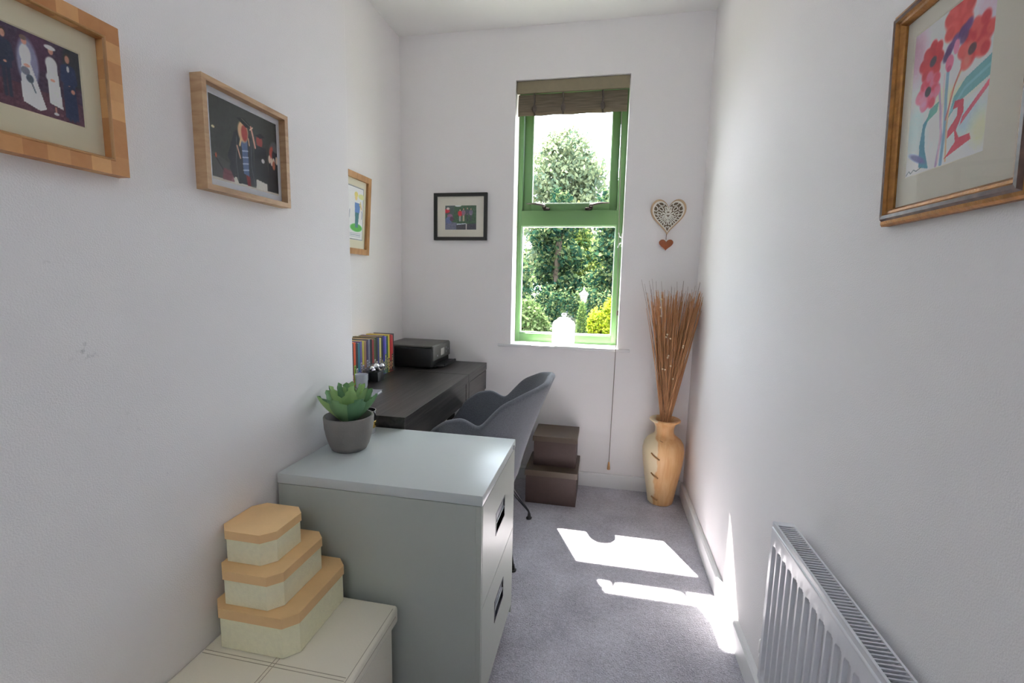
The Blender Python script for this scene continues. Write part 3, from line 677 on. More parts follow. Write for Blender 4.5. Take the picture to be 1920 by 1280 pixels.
for p, c, w_ in (([(.44, .02), (.48, .2), (.44, .4), (.40, .55)], (176, 150, 182), .016), ([(.50, .02), (.52, .25), (.50, .45), (.50, .60)], (110, 150, 176), .020), ([(.56, .03), (.54, .25), (.56, .45), (.66, .56)], (206, 170, 130), .010), ([(.46, .04), (.47, .3), (.46, .6)], (214, 190, 200), .010), ([(.52, .3), (.60, .5), (.66, .58)], (190, 96, 90), .008)): line(A, p, w_, c, .85)
def petals(x, y, sx, sy, specs, c1, c2):
    for k, (an, ln) in enumerate(specs):
        for q in range(3):
            t_ = (.35, .62, .85)[q]; rr = (.42, .44, .30)[q]
            ell(A, x + sx * ln * t_ * math.sin(an), y + sy * ln * t_ * math.cos(an), sx * rr, sy * rr, c1 if (k + q) % 2 else c2, -an, .22, .92)
RD, RD2, PK = (200, 48, 58), (220, 84, 82), (232, 120, 150)
petals(.58, .86, .17, .15, ((-.95, 1), (-.45, 1.15), (0, 1.2), (.45, 1.25), (.95, 1.1), (1.7, .7), (-1.8, .7)), RD2, (206, 66, 66))
petals(.27, .73, .15, .115, ((-1.4, 1), (-.6, 1), (.1, 1.15), (.7, 1.1), (1.5, .9), (2.4, .9), (-2.4, .9)), RD, (190, 40, 54)); ell(A, .29, .735, .045, .030, (62, 40, 58), .5)
petals(.26, .55, .15, .115, ((-1.7, 1.1), (-.8, .8), (0, 1), (.9, 1.0), (1.9, .9), (2.7, 1.0), (-2.7, 1.0)), (206, 58, 84), PK); ell(A, .20, .50, .06, .05, (240, 168, 196), amt=.7, soft=.4); ell(A, .25, .55, .042, .032, (40, 30, 44), .6)
petals(.80, .67, .17, .13, ((-1.5, 1.05), (-.7, .9), (-.1, 1.1), (.5, 1.25), (1.2, 1.15), (2.2, .9), (-2.4, 1.0)), RD, RD2); ell(A, .72, .62, .05, .07, (232, 150, 130), amt=.5, soft=.5); ell(A, .765, .655, .045, .032, (70, 26, 42), .4)
for (x, y, c) in ((.50, .745, (86, 40, 104)), (.56, .775, (104, 56, 126)), (.64, .80, (78, 40, 108)), (.70, .815, (96, 50, 120)), (.47, .71, (74, 36, 92)), (.66, .76, (90, 44, 104))): ell(A, x, y, .055, .032, c, .7, .25, .9)
ell(A, .51, .655, .05, .05, (220, 112, 148)); ell(A, .58, .73, .035, .045, (226, 130, 164)); ell(A, .51, .62, .03, .02, (196, 80, 120))
poly(A, [(.54, .045), (.84, .11), (.82, .15), (.70, .15), (.66, .20), (.73, .30), (.72, .38), (.62, .39), (.60, .345), (.66, .34), (.66, .29), (.56, .22), (.56, .17), (.64, .20), (.66, .13)], (202, 58, 80), .9)
poly(A, [(.70, .22), (.98, .38), (.98, .42), (.72, .27)], (206, 70, 96), .85)
ell(A, .17, .115, .13, .022, (104, 108, 160), -.45, .3); line(A, [(.02, .02), (.06, .045), (.09, .025), (.13, .045), (.17, .03), (.24, .045)], .004, (84, 104, 108)); speckle(A, 2.5, 9)
picture('picture_frame', 'aged gold frame with a red and purple flower print on the right wall', .322, .372, .861, 1.583, XR, 'right', .030, .024, M['goldframe'], M['ivory'], A, (-.113, .064, .078, .315), tilt=math.asin(.016 / .372), profile='gilt', lipmat=M['purplebrown'])

# --- framed sketch in the recess
A = canvas(100, 150, (222, 226, 234)); line(A, [(.02, .02), (.98, .02), (.98, .98), (.02, .98), (.02, .02)], .006, (90, 96, 106))
ell(A, .66, .24, .30, .075, (82, 168, 72)); poly(A, [(.60, .24), (.74, .24), (.78, .52), (.58, .52)], (64, 116, 120)); poly(A, [(.57, .52), (.80, .52), (.84, .70), (.56, .70)], (92, 128, 182)); ell(A, .62, .79, .06, .05, (226, 196, 130)); ell(A, .62, .85, .09, .05, (214, 202, 120)); line(A, [(.80, .68), (.90, .60), (.84, .72)], .02, (196, 176, 120)); ell(A, .88, .83, .16, .05, (206, 208, 150))
for z in (.07, .10, .13): line(A, [(.2, z), (.88, z)], .006, (110, 120, 140), .8)
line(A, [(.92, .42), (.93, .52), (.9, .56)], .012, (90, 96, 110), .7); line(A, [(.30, .40), (.32, .55)], .012, (110, 110, 120), .7)
picture('picture_frame', 'honey oak frame with a cartoon golfer sketch, half hidden in the recess', .300, .408, 2.237, 1.608, XL2, 'left', .030, .020, M['oldoak'], M['cream2'], A, (-.098, .098, .072, .345), tilt=math.asin(.024 / .408), profile='box')

# --- black frame on the far wall
A = canvas(130, 96, (58, 88, 62)); poly(A, [(0, 0), (.37, 0), (.37, .3), (0, .35)], (104, 108, 128)); speckle(A, 6, 4)
poly(A, [(0, .62), (.30, .62), (.30, 1), (0, 1)], (70, 84, 80)); ell(A, .06, .76, .10, .08, (196, 46, 60)); ell(A, .10, .86, .05, .05, (206, 190, 186)); ell(A, .16, .56, .09, .09, (140, 96, 124)); ell(A, .12, .40, .10, .14, (96, 106, 150)); ell(A, .22, .45, .06, .1, (90, 60, 80))
figure(A, .48, .36, .48, (206, 40, 56), (206, 160, 140), (90, 70, 60), legs=(206, 200, 204), w=.06); figure(A, .59, .36, .52, (140, 104, 122), (206, 160, 140), (90, 70, 60), legs=(206, 190, 160), w=.05); figure(A, .71, .37, .54, (74, 74, 88), (200, 160, 140), (70, 60, 50), legs=(54, 60, 66), w=.05); figure(A, .82, .38, .5, (110, 104, 124), (196, 156, 140), (80, 70, 60), legs=(70, 70, 80), w=.05)
ell(A, .42, .97, .10, .035, (226, 226, 222)); poly(A, [(.36, .0), (.66, .0), (.66, .25), (.36, .24)], (66, 66, 72)); poly(A, [(.69, .0), (1, .0), (1, .26), (.69, .25)], (66, 68, 76)); poly(A, [(.38, .21), (.66, .24), (.66, .27), (.38, .26)], (190, 200, 206)); poly(A, [(.66, 0), (.69, 0), (.69, .26), (.66, .26)], (200, 196, 190)); speckle(A, 7, 6)
picture('picture_frame', 'black frame with a golf outing photo collage beside the window', .345, .288, -.903, 1.672, D, 'back', .020, .020, M['blackframe'], M['ivory'], A, (-.103, .103, .064, .215), profile='box')

# ================================================================== WOODEN HEART
ht = thing('heart_ornament', (.339, D, 1.555), 'carved lacy wooden heart with a small red heart hanging below, right of the window', 'ornament')
def heart_pts(n=64):
    P = []
    for k in range(n):
        t = 2 * PI * k / n; x = math.copysign(abs(math.sin(t)) ** 2.6, math.sin(t)); y = (13 * math.cos(t) - 5 * math.cos(2 * t) - 2 * math.cos(3 * t) - math.cos(4 * t)) / 16
        P.append((x, y))
    return P
HP = heart_pts()
def heart_solid(m, cx, cz, w, h, y0, y1, bev):
    """solid heart plate"""
    ys = [p[1] for p in HP]; mn, mx = min(ys), max(ys)
    poly2 = [(cx + p[0] * w / 2, cz + ((p[1] - mn) / (mx - mn) - .5) * h) for p in HP]
    t = bmesh.new(); A0 = [t.verts.new((x, y0, z)) for x, z in poly2]; B0 = [t.verts.new((x, y1, z)) for x, z in poly2]
    sc = 1 - bev; mxx = sum(p[0] for p in poly2) / len(poly2); mz = sum(p[1] for p in poly2) / len(poly2)
    yf = y0 - (y1 - y0) * .35 if bev > .2 else y0
    C0 = [t.verts.new((mxx + (x - mxx) * sc, y0 - .004 if bev > .2 else y0 - .001, mz + (z - mz) * sc)) for x, z in poly2]
    n = len(poly2)
    for k in range(n):
        t.faces.new((A0[k], A0[(k + 1) % n], B0[(k + 1) % n], B0[k])); t.faces.new((C0[k], C0[(k + 1) % n], A0[(k + 1) % n], A0[k]))
    t.faces.new(C0); t.faces.new(B0[::-1]); bmesh.ops.recalc_face_normals(t, faces=t.faces[:]); m._add(t)
def heart_ring(m, cx, cz, w, h, s, y0, y1):
    ys = [p[1] for p in HP]; mn, mx = min(ys), max(ys)
    O = [(cx + p[0] * w / 2, cz + ((p[1] - mn) / (mx - mn) - .5) * h) for p in HP]
    mz = cz + h * .06; I = [(cx + (x - cx) * s, mz + (z - mz) * s) for x, z in O]
    t = bmesh.new(); n = len(O)
    a = [t.verts.new((x, y0, z)) for x, z in O]; b = [t.verts.new((x, y1, z)) for x, z in O]; c = [t.verts.new((x, y0, z)) for x, z in I]; d = [t.verts.new((x, y1, z)) for x, z in I]
    for k in range(n):
        j = (k + 1) % n
        for q in ((a[k], a[j], b[j], b[k]), (c[k], d[k], d[j], c[j]), (a[k], c[k], c[j], a[j]), (b[k], b[j], d[j], d[k])): t.faces.new(q)
    bmesh.ops.recalc_face_normals(t, faces=t.faces[:]); m._add(t)
HX, HZ, HW, HH = .340, 1.662, .196, .200
m = MB(); heart_ring(m, HX, HZ, HW, HH, .90, D - .014, D - .002); m.done('heart_rim', M['heartedge'], ht)
M['heartshade'] = mat('brown gap shade', (128, 112, 92), .8)  # brown plate added behind the lace, putting shade into its gaps
m = MB(); heart_solid(m, HX, HZ, HW * .93, HH * .93, D - .0035, D - .001, .02); m.done('gap_shade_plate', M['heartshade'], ht, smooth=False)
m = MB(); heart_ring(m, HX, HZ, HW * .905, HH * .905, .90, D - .012, D - .004)
cz = HZ + .008
ys = [p[1] for p in HP]; mn, mx = min(ys), max(ys)
def hr(ang):   # heart radius in direction ang from (HX,cz)
    best = 9
    P = [(p[0] * HW * .46, ((p[1] - mn) / (mx - mn) - .5) * HH * .92 - .008) for p in HP]
    dx, dz = math.cos(ang), math.sin(ang)
    for (x0, z0), (x1, z1) in zip(P, P[1:] + P[:1]):
        den = dx * (z1 - z0) - dz * (x1 - x0)
        if abs(den) < 1e-9: continue
        t = (x0 * (z1 - z0) - z0 * (x1 - x0)) / den; u = (x0 * dz - z0 * dx) / den
        if t > 0 and -1e-6 <= u <= 1.000001: best = min(best, t)
    return best if best < 1 else .05
NP = 12
for ring, (f0, f1, off) in enumerate(((.10, .36, 0), (.38, .66, .5), (.66, .97, 0))):
    for k in range(NP):
        a0 = 2 * PI * (k + off) / NP + PI / 2; pts = []
        for q in range(15):
            ph = 2 * PI * q / 14; fr = (f0 + f1) / 2 + (f1 - f0) / 2 * math.cos(ph); an = a0 + math.sin(ph) * .155 * (.6 + .4 * (ring > 0))
            r_ = hr(an) * fr; pts.append((HX + r_ * math.cos(an), D - .009, cz + r_ * math.sin(an)))
        m.tube(pts, .0027, 6, cap=False)
m.lathe([(0, -.004), (.007, -.004), (.007, .003), (0, .003)], (0, 0, 0), 12)
for v in m.bm.verts[-26:]:
    pass
m.done('lacework', M['heartlace'], ht)
for o_ in [o for o in bpy.data.objects if o.name == 'lacework']:
    bmx = bmesh.new(); bmx.from_mesh(o_.data)
    dl = [v for v in bmx.verts if v.co.length < .02]; bmesh.ops.delete(bmx, geom=dl, context='VERTS'); bmx.to_mesh(o_.data); bmx.free()
m = MB(); m.tube([(HX - .002, D - .008, HZ - HH / 2 + .006), (HX - .003, D - .012, 1.548), (HX - .003, D - .014, 1.535)], .0016, 6); m.done('hanging_thread', M['twig'], ht)
m = MB(); heart_solid(m, .338, 1.505, .078, .062, D - .018, D - .004, .35); m.done('small_heart', M['heartred'], ht)

# ================================================================== FILING CABINET
fc = thing('filing_cabinet', (-.60, 1.3585, 0), 'pale grey two-drawer metal filing cabinet against the left wall', 'filing cabinet')
CX0, CX1, CY0, CY1 = -.910, -.291, 1.1255, 1.590
MB().box((CX0 + .001, CY0 + .001, .03), (CX1 - .018, CY1 - .001, ZC - .031), bev=.002).box((CX0 + .01, CY0 + .006, 0), (CX1 - .03, CY1 - .006, .035)).box((CX1 - .0185, CY0 + .001, .03), (CX1 - .002, CY0 + .011, ZC - .031), bev=.001).box((CX1 - .0185, CY1 - .011, .03), (CX1 - .002, CY1 - .001, ZC - .031), bev=.001).done('carcass', M['cabinet'], fc)
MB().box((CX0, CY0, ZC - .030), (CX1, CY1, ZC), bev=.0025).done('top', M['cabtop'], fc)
def drawer(z0, z1, zh):
    # front panel with a recessed pull
    d = MB(); y0, y1 = CY0 + .012, CY1 - .012; hy0, hy1, hz0, hz1 = 1.299, 1.4175, zh, zh + .064
    x0, x1 = CX1 - .0175, CX1 - .0015
    for (a, b_) in (((y0, z0), (y1, hz0)), ((y0, hz1), (y1, z1)), ((y0, hz0), (hy0, hz1)), ((hy1, hz0), (y1, hz1))):
        d.box((x0, a[0], a[1]), (x1, b_[0], b_[1]))
    bmesh.ops.remove_doubles(d.bm, verts=d.bm.verts, dist=.0001)
    o = d.done('drawer', M['cabinet'], fc, smooth=False)
    h = MB()
    x = x1 + .0012; e = .0045
    for (a, b_) in (((hy0 - e, hz0 - e), (hy1 + e, hz0)), ((hy0 - e, hz1), (hy1 + e, hz1 + e)), ((hy0 - e, hz0), (hy0, hz1)), ((hy1, hz0), (hy1 + e, hz1))):
        h.box((x1 - .012, a[0], a[1]), (x, b_[0], b_[1]), mi=0)
    h.box((x1 - .0155, hy0, hz0), (x1 - .014, hy1, hz1))
    h.box((x1 - .013, hy0 + .0005, hz0 + .030), (x1 + .0006, hy1 - .0005, hz0 + .034), bev=.001, mi=1)
    h.box((x1 - .013, hy0 + .0005, hz0 + .0345), (x1 - .003, hy1 - .0005, hz1 - .0005), mi=1)
    h.done('handle', [M['handle'], M['handlelight']], o)
drawer(.375, ZC - .034, .507); drawer(.065, .371, .214)
MB().tube([(CX1 - .004, 1.548, ZC - .017), (CX1 + .005, 1.548, ZC - .017)], .008, 20).done('lock', M['chrome'], fc)

# ================================================================== SUCCULENT
PX, PY = -.815, 1.358
sp = thing('potted_succulent', (PX, PY, ZC), 'green succulent in a grey concrete pot on the filing cabinet', 'potted plant')
MB().lathe([(0, .0005), (.050, .0005), (.056, .004), (.064, .02), (.073, .05), (.0785, .08), (.0805, .112), (.079, .1155), (.073, .1155), (.071, .108), (.068, .085), (0, .085)], (PX, PY, ZC), 56).done('pot', M['concrete'], sp)
MB().lathe([(.0675, .0855), (.04, .092), (0, .094)], (PX, PY, ZC), 32).done('soil', M['soil'], sp)
lf = MB()
def leaf(az, elev, L, W, base_r, z0, curl=.5):
    t = bmesh.new(); nu, nv = 14, 8; top = []; bot = []
    for i in range(nu + 1):
        u = i / nu; w_ = W * (math.sin(PI * min(u * .93 + .10, 1)) ** .62) * (1 - u ** 6 * .85) if u < 1 else .0004
        if u > .9: w_ = W * .50 * (1 - u) / .1 + .0006
        e = elev + curl * u * u
        # centre line
        if i == 0: cx, cz_ = base_r, z0
        else: cx += L / nu * math.cos(e); cz_ += L / nu * math.sin(e)
        nx, nz = -math.sin(e), math.cos(e); th = .0050 * (1 - u) ** .5 + .0008
        ra, rb = [], []
        for j in range(nv + 1):
            s_ = 2 * j / nv - 1; cup = .26 * w_ * s_ * s_
            x = cx + nx * cup; y = s_ * w_ * .5; z = cz_ + nz * cup; tt = th * (1 - s_ * s_) ** .5
            ra.append((x + nx * tt, y, z + nz * tt)); rb.append((x - nx * tt, y, z - nz * tt))
        top.append(ra); bot.append(rb)
    ca, sa = math.cos(az), math.sin(az)
    def P(p): 
        X = PX + p[0] * ca - p[1] * sa; return (max(X, XL1 + .003), PY + p[0] * sa + p[1] * ca, ZC + p[2])
    T = [[t.verts.new(P(p)) for p in r] for r in top]; Bv = [[t.verts.new(P(p)) for p in r] for r in bot]
    for i in range(nu):
        for j in range(nv):
            t.faces.new((T[i][j], T[i + 1][j], T[i + 1][j + 1], T[i][j + 1])); t.faces.new((Bv[i][j + 1], Bv[i + 1][j + 1], Bv[i + 1][j], Bv[i][j]))
    bmesh.ops.remove_doubles(t, verts=t.verts, dist=.0002); bmesh.ops.recalc_face_normals(t, faces=t.faces[:]); lf._add(t)
for k in range(7): leaf(2 * PI * k / 7 + .25, .70, .128, .088, .012, .094, .40)
for k in range(6): leaf(2 * PI * k / 6 + .1, 1.00, .122, .070, .010, .104, .25)
for k in range(5): leaf(2 * PI * k / 5 + .5, 1.25, .118, .056, .008, .108, .15)
for k in range(3): leaf(2 * PI * k / 3 + .2, 1.42, .108, .042, .004, .110, .05)
lf.done('foliage', M['succulent'], sp, angle=60)

# metal pen cup hidden behind the pot
pc = thing('pen_cup', (-.845, 1.52, ZC), 'shiny metal pen cup mostly hidden behind the concrete pot', 'pen cup')
MB().lathe([(0, .0005), (.036, .0005), (.0375, .003), (.0375, .082), (.0385, .085), (.036, .085), (.0355, .006), (0, .006)], (-.845, 1.52, ZC), 32).done('cup', M['silver'], pc)
MB().lathe([(.0378, .022), (.0385, .023), (.0385, .045), (.0378, .046)], (-.845, 1.52, ZC), 32).done('band', M['brass'], pc)
pn = thing('pen', (-.835, 1.52, ZC + .007), 'dark pen leaning in the metal cup behind the succulent', 'pen')
MB().tube([(-.836, 1.512, ZC + .0095), (-.884, 1.526, ZC + .130), (-.902, 1.530, ZC + .172)], [.0022, .004, .004], 10).done('barrel', M['blackmetal'], pn)

# ================================================================== STORAGE BENCH + OCTAGON BOXES
ob = thing('storage_ottoman', (-.72, .717, 0), 'cream faux leather storage bench with stitched lid, against the left wall', 'storage bench')
OX0, OX1, OY0, OY1, OZ = -.9165, -.5215, .337, 1.098, .380
MB().box((OX0 + .012, OY0 + .012, .001), (OX1 - .014, OY1 - .012, OZ - .030), bev=.006, seg=3).done('body', M['leather'], ob)
ld = MB(); ld.box((OX0, OY0, OZ - .052), (OX1, OY1, OZ), bev=.011, seg=4); lido = ld.done('lid', M['leather'], ob, angle=60)
st = MB()
def seam(p, q): st.tube([p, q], .0008, 5)
xc = (OX0 + OX1) / 2
for d in (-.0045, .0045):
    seam((xc + d, OY0 + .02, OZ + .0003), (xc + d, OY1 - .02, OZ + .0003))
    for yy in (.8445, .5905): seam((OX0 + .01, yy + d, OZ + .0003), (OX1 - .012, yy + d, OZ + .0003))
seam((OX1 - .008, OY0 + .02, OZ - .0002), (OX1 - .008, OY1 - .02, OZ - .0002)); seam((OX1 + .0002, OY0 + .02, OZ - .022), (OX1 + .0002, OY1 - .02, OZ - .022))
st.done('stitching', M['stitch'], lido)
def octo(name_label, x0, x1, y0, y1, z0, z1, cut, lidh):
    t = thing('octagonal_box', ((x0 + x1) / 2, (y0 + y1) / 2, z0), name_label, 'box', 'octagonal boxes stacked on the bench')
    def pl(e): 
        c = cut
        return [(x0 + e + c, y0 + e), (x1 - e - c, y0 + e), (x1 - e, y0 + e + c), (x1 - e, y1 - e - c), (x1 - e - c, y1 - e), (x0 + e + c, y1 - e), (x0 + e, y1 - e - c), (x0 + e, y0 + e + c)]
    MB().prism(pl(.0025), z0 + .0004, z1 - .004, bev=.0004).done('box_body', M['boxcream'], t, smooth=False)
    MB().prism(pl(0), z1 - lidh, z1, bev=.0006).done('lid', M['boxlid'], t, smooth=False)
octo('largest octagonal cream box with tan lid, bottom of the stack on the bench', -.904, -.676, .861, 1.109, OZ + .001, .4855, .028, .026)
octo('middle octagonal cream box with tan lid, between the two others of its stack', -.898, -.724, .875, 1.084, .4860, .5745, .027, .024)
octo('smallest octagonal cream box with tan lid, on top of the stack', -.9155, -.764, .907, 1.056, .5750, .6565, .027, .022)

# ================================================================== DESK
dk = thing('desk', (-1.01, 2.2, 0), 'black-brown wooden desk along the recess under the framed sketch', 'desk')
DX0, DX1, DY0, DY1 = XL2 + .002, -.722, 1.592, D - .002
MB().box((DX0, DY0, ZD - .045), (DX1, 2.441, ZD), bev=.0012).box((DX0, 2.444, ZD - .045), (DX1, DY1, ZD), bev=.0012).done('desktop', M['deskwood'], dk, smooth=False)
MB().box((DX0 + .01, DY0 + .002, .62), (DX1 - .022, 2.40, ZD - .0455)).box((DX1 - .0218, DY0 + .002, .603), (DX1 - .003, 2.399, ZD - .0455), bev=.001).done('apron', M['deskwood'], dk, smooth=False)
MB().box((DX0, DY0 + .003, 0), (DX1 - .02, DY0 + .045, .619), bev=.001).done('side_panel', M['deskwood'], dk, smooth=False)
MB().box((DX1 - .05, 2.401, .572), (DX1 - .001, 2.449, ZD - .0455), bev=.001).done('rail_end', M['deskwood'], dk, smooth=False)
dw = MB().box((DX1 - .021, 2.4555, .585), (DX1 - .0015, DY1 - .004, ZD - .049), bev=.0012).done('drawer', M['deskwood'], dk, smooth=False)
MB().box((DX0 + .01, 2.46, .60), (DX1 - .022, DY1 - .006, ZD - .0455)).done('drawer_box', M['deskwood'], dk, smooth=False)
for (lx, ly) in ((DX0 + .002, DY1 - .065), (DX1 - .055, DY1 - .065)):
    MB().box((lx, ly, 0), (lx + .05, ly + .045, .60 if lx < -1 else .584), bev=.0012).done('leg', M['deskwood'], dk, smooth=False)

# socket with a plug and cable on the far wall below the desk
so = thing('wall_socket', (-.92, D, .40), 'white double wall socket on the far wall beneath the desk', 'socket')
MB().box((-1.0, D - .010, .345), (-.855, D - .0005, .432), bev=.002).done('faceplate', M['white'], so)
pg = thing('plug', (-.955, D - .012, .385), 'black plug with its cable in the socket beneath the desk', 'plug')
MB().box((-.978, D - .045, .362), (-.93, D - .0102, .41), bev=.006, seg=3).tube([(-.954, D - .042, .365), (-.95, D - .06, .30), (-.98, D - .05, .2), (-1.02, D - .05, .10), (-1.05, D - .08, .012), (-1.15, D - .2, .008)], .004, 8).done('plug_and_cable', M['blackmetal'], pg)

# --- printer
pt = thing('printer', (-1.11, 2.68, ZD), 'black inkjet printer on the far end of the desk', 'printer')
PX0, PX1, PY0, PY1, PZ0, PZ1 = -1.285, -.965, 2.53, 2.835, ZD + .0005, .892
MB().box((PX0, PY0, PZ0 + .006), (PX1 - .01, PY1, PZ1 - .012), bev=.008, seg=3).box((PX0 + .02, PY0 + .02, PZ0), (PX1 - .03, PY1 - .02, PZ0 + .02)).done('body', M['printer'], pt)
MB().box((PX0 + .002, PY0 + .001, PZ1 - .0115), (PX1 - .006, PY1 - .001, PZ1), bev=.004, seg=3).done('scanner_lid', M['printertop'], pt)
MB().box((PX1 - .0125, PY0 + .004, PZ0 + .045), (PX1, PY1 - .004, PZ1 - .004), bev=.005, seg=3).done('front_panel', M['printertop'], pt)
MB().box((PX1 - .001, 2.66, PZ0 + .063), (PX1 + .0012, 2.72, PZ0 + .105), bev=.0008).done('display', M['screen'], pt)
for (yy, zz) in ((2.60, .07), (2.755, .075), (2.755, .10), (2.79, .088)): MB().tube([(PX1 - .001, yy, PZ0 + zz), (PX1 + .0015, yy, PZ0 + zz)], .006, 16).done('button', M['handlelight'], pt)
MB().box((PX1 - .008, PY0 + .03, PZ0 + .010), (PX1 + .050, PY1 - .03, PZ0 + .020), bev=.003).box((PX1 + .044, PY0 + .05, PZ0 + .010), (PX1 + .056, PY1 - .05, PZ0 + .026), bev=.003).box((PX1 - .008, PY0 + .02, PZ0 + .002), (PX1 + .012, PY1 - .02, PZ0 + .012), bev=.003).done('paper_tray', M['printer'], pt)

# --- books
BK = [ # colour of upper spine, lower spine, words for the label
 ((60, 60, 66), (96, 60, 120), 'dark slim book with a purple foot, beside the recess corner'),
 ((222, 84, 30), (150, 190, 60), 'slim book with bright orange spine and lime green foot'),
 ((42, 42, 46), (206, 206, 210), 'slim black book right of the orange spine'),
 ((36, 112, 128), (70, 80, 170), 'slim book with teal upper and blue lower spine'),
 ((92, 80, 150), (170, 160, 190), 'slim book with violet upper spine, right of the teal one'),
 ((190, 176, 60), (190, 186, 200), 'slim book with mustard upper and grey lower spine'),
 ((150, 110, 84), (176, 168, 176), 'slim book with tan-brown upper spine'),
 ((60, 46, 86), (170, 164, 180), 'slim book with deep purple upper spine'),
 ((116, 118, 136), (160, 170, 178), 'slim book with slate grey spine'),
 ((26, 26, 30), (70, 70, 76), 'slim book with all-black spine right of the slate one'),
 ((150, 46, 50), (176, 172, 170), 'slim book with brick red upper spine'),
 ((70, 82, 44), (180, 176, 160), 'slim book with olive green upper spine'),
 ((44, 50, 48), (190, 186, 180), 'slim book with charcoal upper and pale lower spine'),
 ((56, 62, 130), (150, 150, 190), 'slim book with navy upper and lilac lower spine'),
 ((210, 200, 120), (206, 196, 180), 'slim book with pale yellow full-height spine'),
 ((50, 56, 40), (40, 44, 40), 'slim book with dark olive spine right of the pale yellow one'),
 ((52, 46, 160), (60, 100, 80), 'slim book with vivid royal blue upper spine'),
 ((112, 104, 200), (90, 130, 90), 'slim book with lavender blue upper spine'),
 ((48, 100, 70), (60, 70, 60), 'slim book with bottle green upper spine'),
 ((214, 196, 70), (70, 74, 44), 'slim book with yellow spine and dark foot near the printer'),
 ((170, 40, 44), (40, 34, 34), 'slim book with crimson upper spine and black foot near the printer'),
 ((196, 62, 66), (34, 30, 34), 'last slim book of the row, coral red upper spine'),
]
y = 1.985; bx = -1.17
for k, (c1, c2, lab) in enumerate(BK):
    th = .0198 + .0012 * math.sin(k * 2.3); hh = .210 + .004 * math.sin(k * 1.7); dp = .133
    t = thing('book', (bx - dp / 2, y + th / 2, ZD), lab, 'book', 'slim books in a row on the desk')
    ma = mat('book cloth %d' % k, c1, .45); mb_ = mat('book foot %d' % k, c2, .45)
    x0 = bx - dp; zt = ZD + hh
    c = MB(); c.box((x0, y + .0003, ZD + .0006), (bx - .002, y + .0009, zt)).box((x0, y + th - .0009, ZD + .0006), (bx - .002, y + th - .0003, zt)).box((bx - .0035, y + .0003, ZD + .0006), (bx, y + th - .0003, zt), bev=.0012)
    c.done('cover', ma, t, smooth=False)
    MB().box((x0 + .001, y + .0013, ZD + .003), (bx - .0036, y + th - .0013, zt - .0006)).done('pages', M['pages'], t, smooth=False)
    sp_ = MB(); zs = ZD + hh * (.30 + .25 * ((k * 37) % 10) / 10)
    sp_.box((bx - .0002, y + .002, ZD + .004), (bx + .0004, y + th - .002, zs))
    sp_.done('spine_panel', mb_, t, smooth=False)
    tt = MB(); zz = zs - .006
    r = random.Random(k)
    while zz > ZD + .03:
        L = .006 + .016 * r.random(); tt.box((bx + .0003, y + th * .36, zz - L), (bx + .0008, y + th * .64, zz)); zz -= L + .004
    tt.done('spine_lettering', M['pages'] if sum(c2) < 330 else M['blackmetal'], t, smooth=False)
    y += th + .0004
be = thing('bookend', (-1.2, y + .006, ZD), 'dark grey metal bookend between the books and the printer', 'bookend')
MB().box((-1.29, y + .001, ZD + .0005), (-1.166, y + .005, ZD + .214), bev=.001).box((-1.29, y + .001, ZD + .0005), (-1.175, y + .045, ZD + .003), bev=.0005).done('plate', M['handle'], be, smooth=False)

# --- chrome ornament on a black block
on = thing('desk_ornament', (-1.13, 2.152, ZD), 'silver ball ornament on a small black block before the books', 'ornament')
MB().box((-1.155, 2.120, ZD + .0005), (-1.105, 2.185, ZD + .050), bev=.004).done('base', M['blackmetal'], on)
bb = MB()
for (dx, dy, dz, rr) in ((0, -.012, .078, .019), (.012, .028, .074, .016), (-.008, -.040, .072, .014), (.012, -.058, .068, .010), (.004, .05, .068, .010), (.0, .010, .062, .012), (-.004, -.028, .060, .010)):
    bb.ball((-1.128 + dx, 2.152 + dy, ZD + dz), rr * 1.12, (1, 1.15, .9))
bb.done('silver_figure', M['silver'], on)
# --- pale tumbler and silver notebook
M['cup'] = mat('pale grey glaze', (196, 200, 206), .3)
tb = thing('tumbler', (-1.125, 1.995, ZD), 'pale grey tumbler on the desk behind the succulent', 'tumbler')
MB().lathe([(0, .0005), (.024, .0005), (.027, .01), (.030, .066), (.028, .066), (.025, .006), (0, .006)], (-1.125, 1.995, ZD), 28).done('cup', M['cup'], tb)
nb = thing('notebook', (-1.02, 1.90, ZD), 'closed silver grey notebook lying on the desk', 'notebook')
MB().box((-1.11, 1.80, ZD + .0005), (-.98, 1.93, ZD + .002), rot=Matrix.Rotation(.12, 3, 'Z')).box((-1.11, 1.80, ZD + .011), (-.98, 1.93, ZD + .0125), rot=Matrix.Rotation(.12, 3, 'Z')).done('cover', M['greybook'], nb)
MB().box((-1.107, 1.803, ZD + .0021), (-.983, 1.927, ZD + .0109), rot=Matrix.Rotation(.12, 3, 'Z')).done('pages', M['white'], nb)

# ================================================================== TUB CHAIR
ch = thing('tub_chair', (-.569, 2.096, 0), 'charcoal grey fabric tub chair with winged arms at the desk', 'chair')
CXc, CYc = -.569, 2.096
HT = [(0, .846), (20, .841), (40, .817), (58, .767), (74, .657), (90, .697), (105, .681), (120, .628), (131, .540), (145, .478), (160, .450), (180, .442)]
RT = [(0, .341), (20, .365), (40, .361), (58, .332), (74, .280), (90, .270), (105, .284), (122, .295), (140, .306), (160, .300), (180, .288)]
def interp(T, d):
    tot = 0
    for k in range(-6, 7):
        e = abs(d + k); e = 360 - e if e > 180 else e; w_ = 1 + math.cos(k / 7 * PI)
        for (a, x), (b, z) in zip(T, T[1:]):
            if e <= b: v = x + (z - x) * (e - a) / (b - a); break
        tot += v * w_
    return tot / sum(1 + math.cos(k / 7 * PI) for k in range(-6, 7))
t = bmesh.new(); NT, NS = 144, 12; rows = []
zb = .335
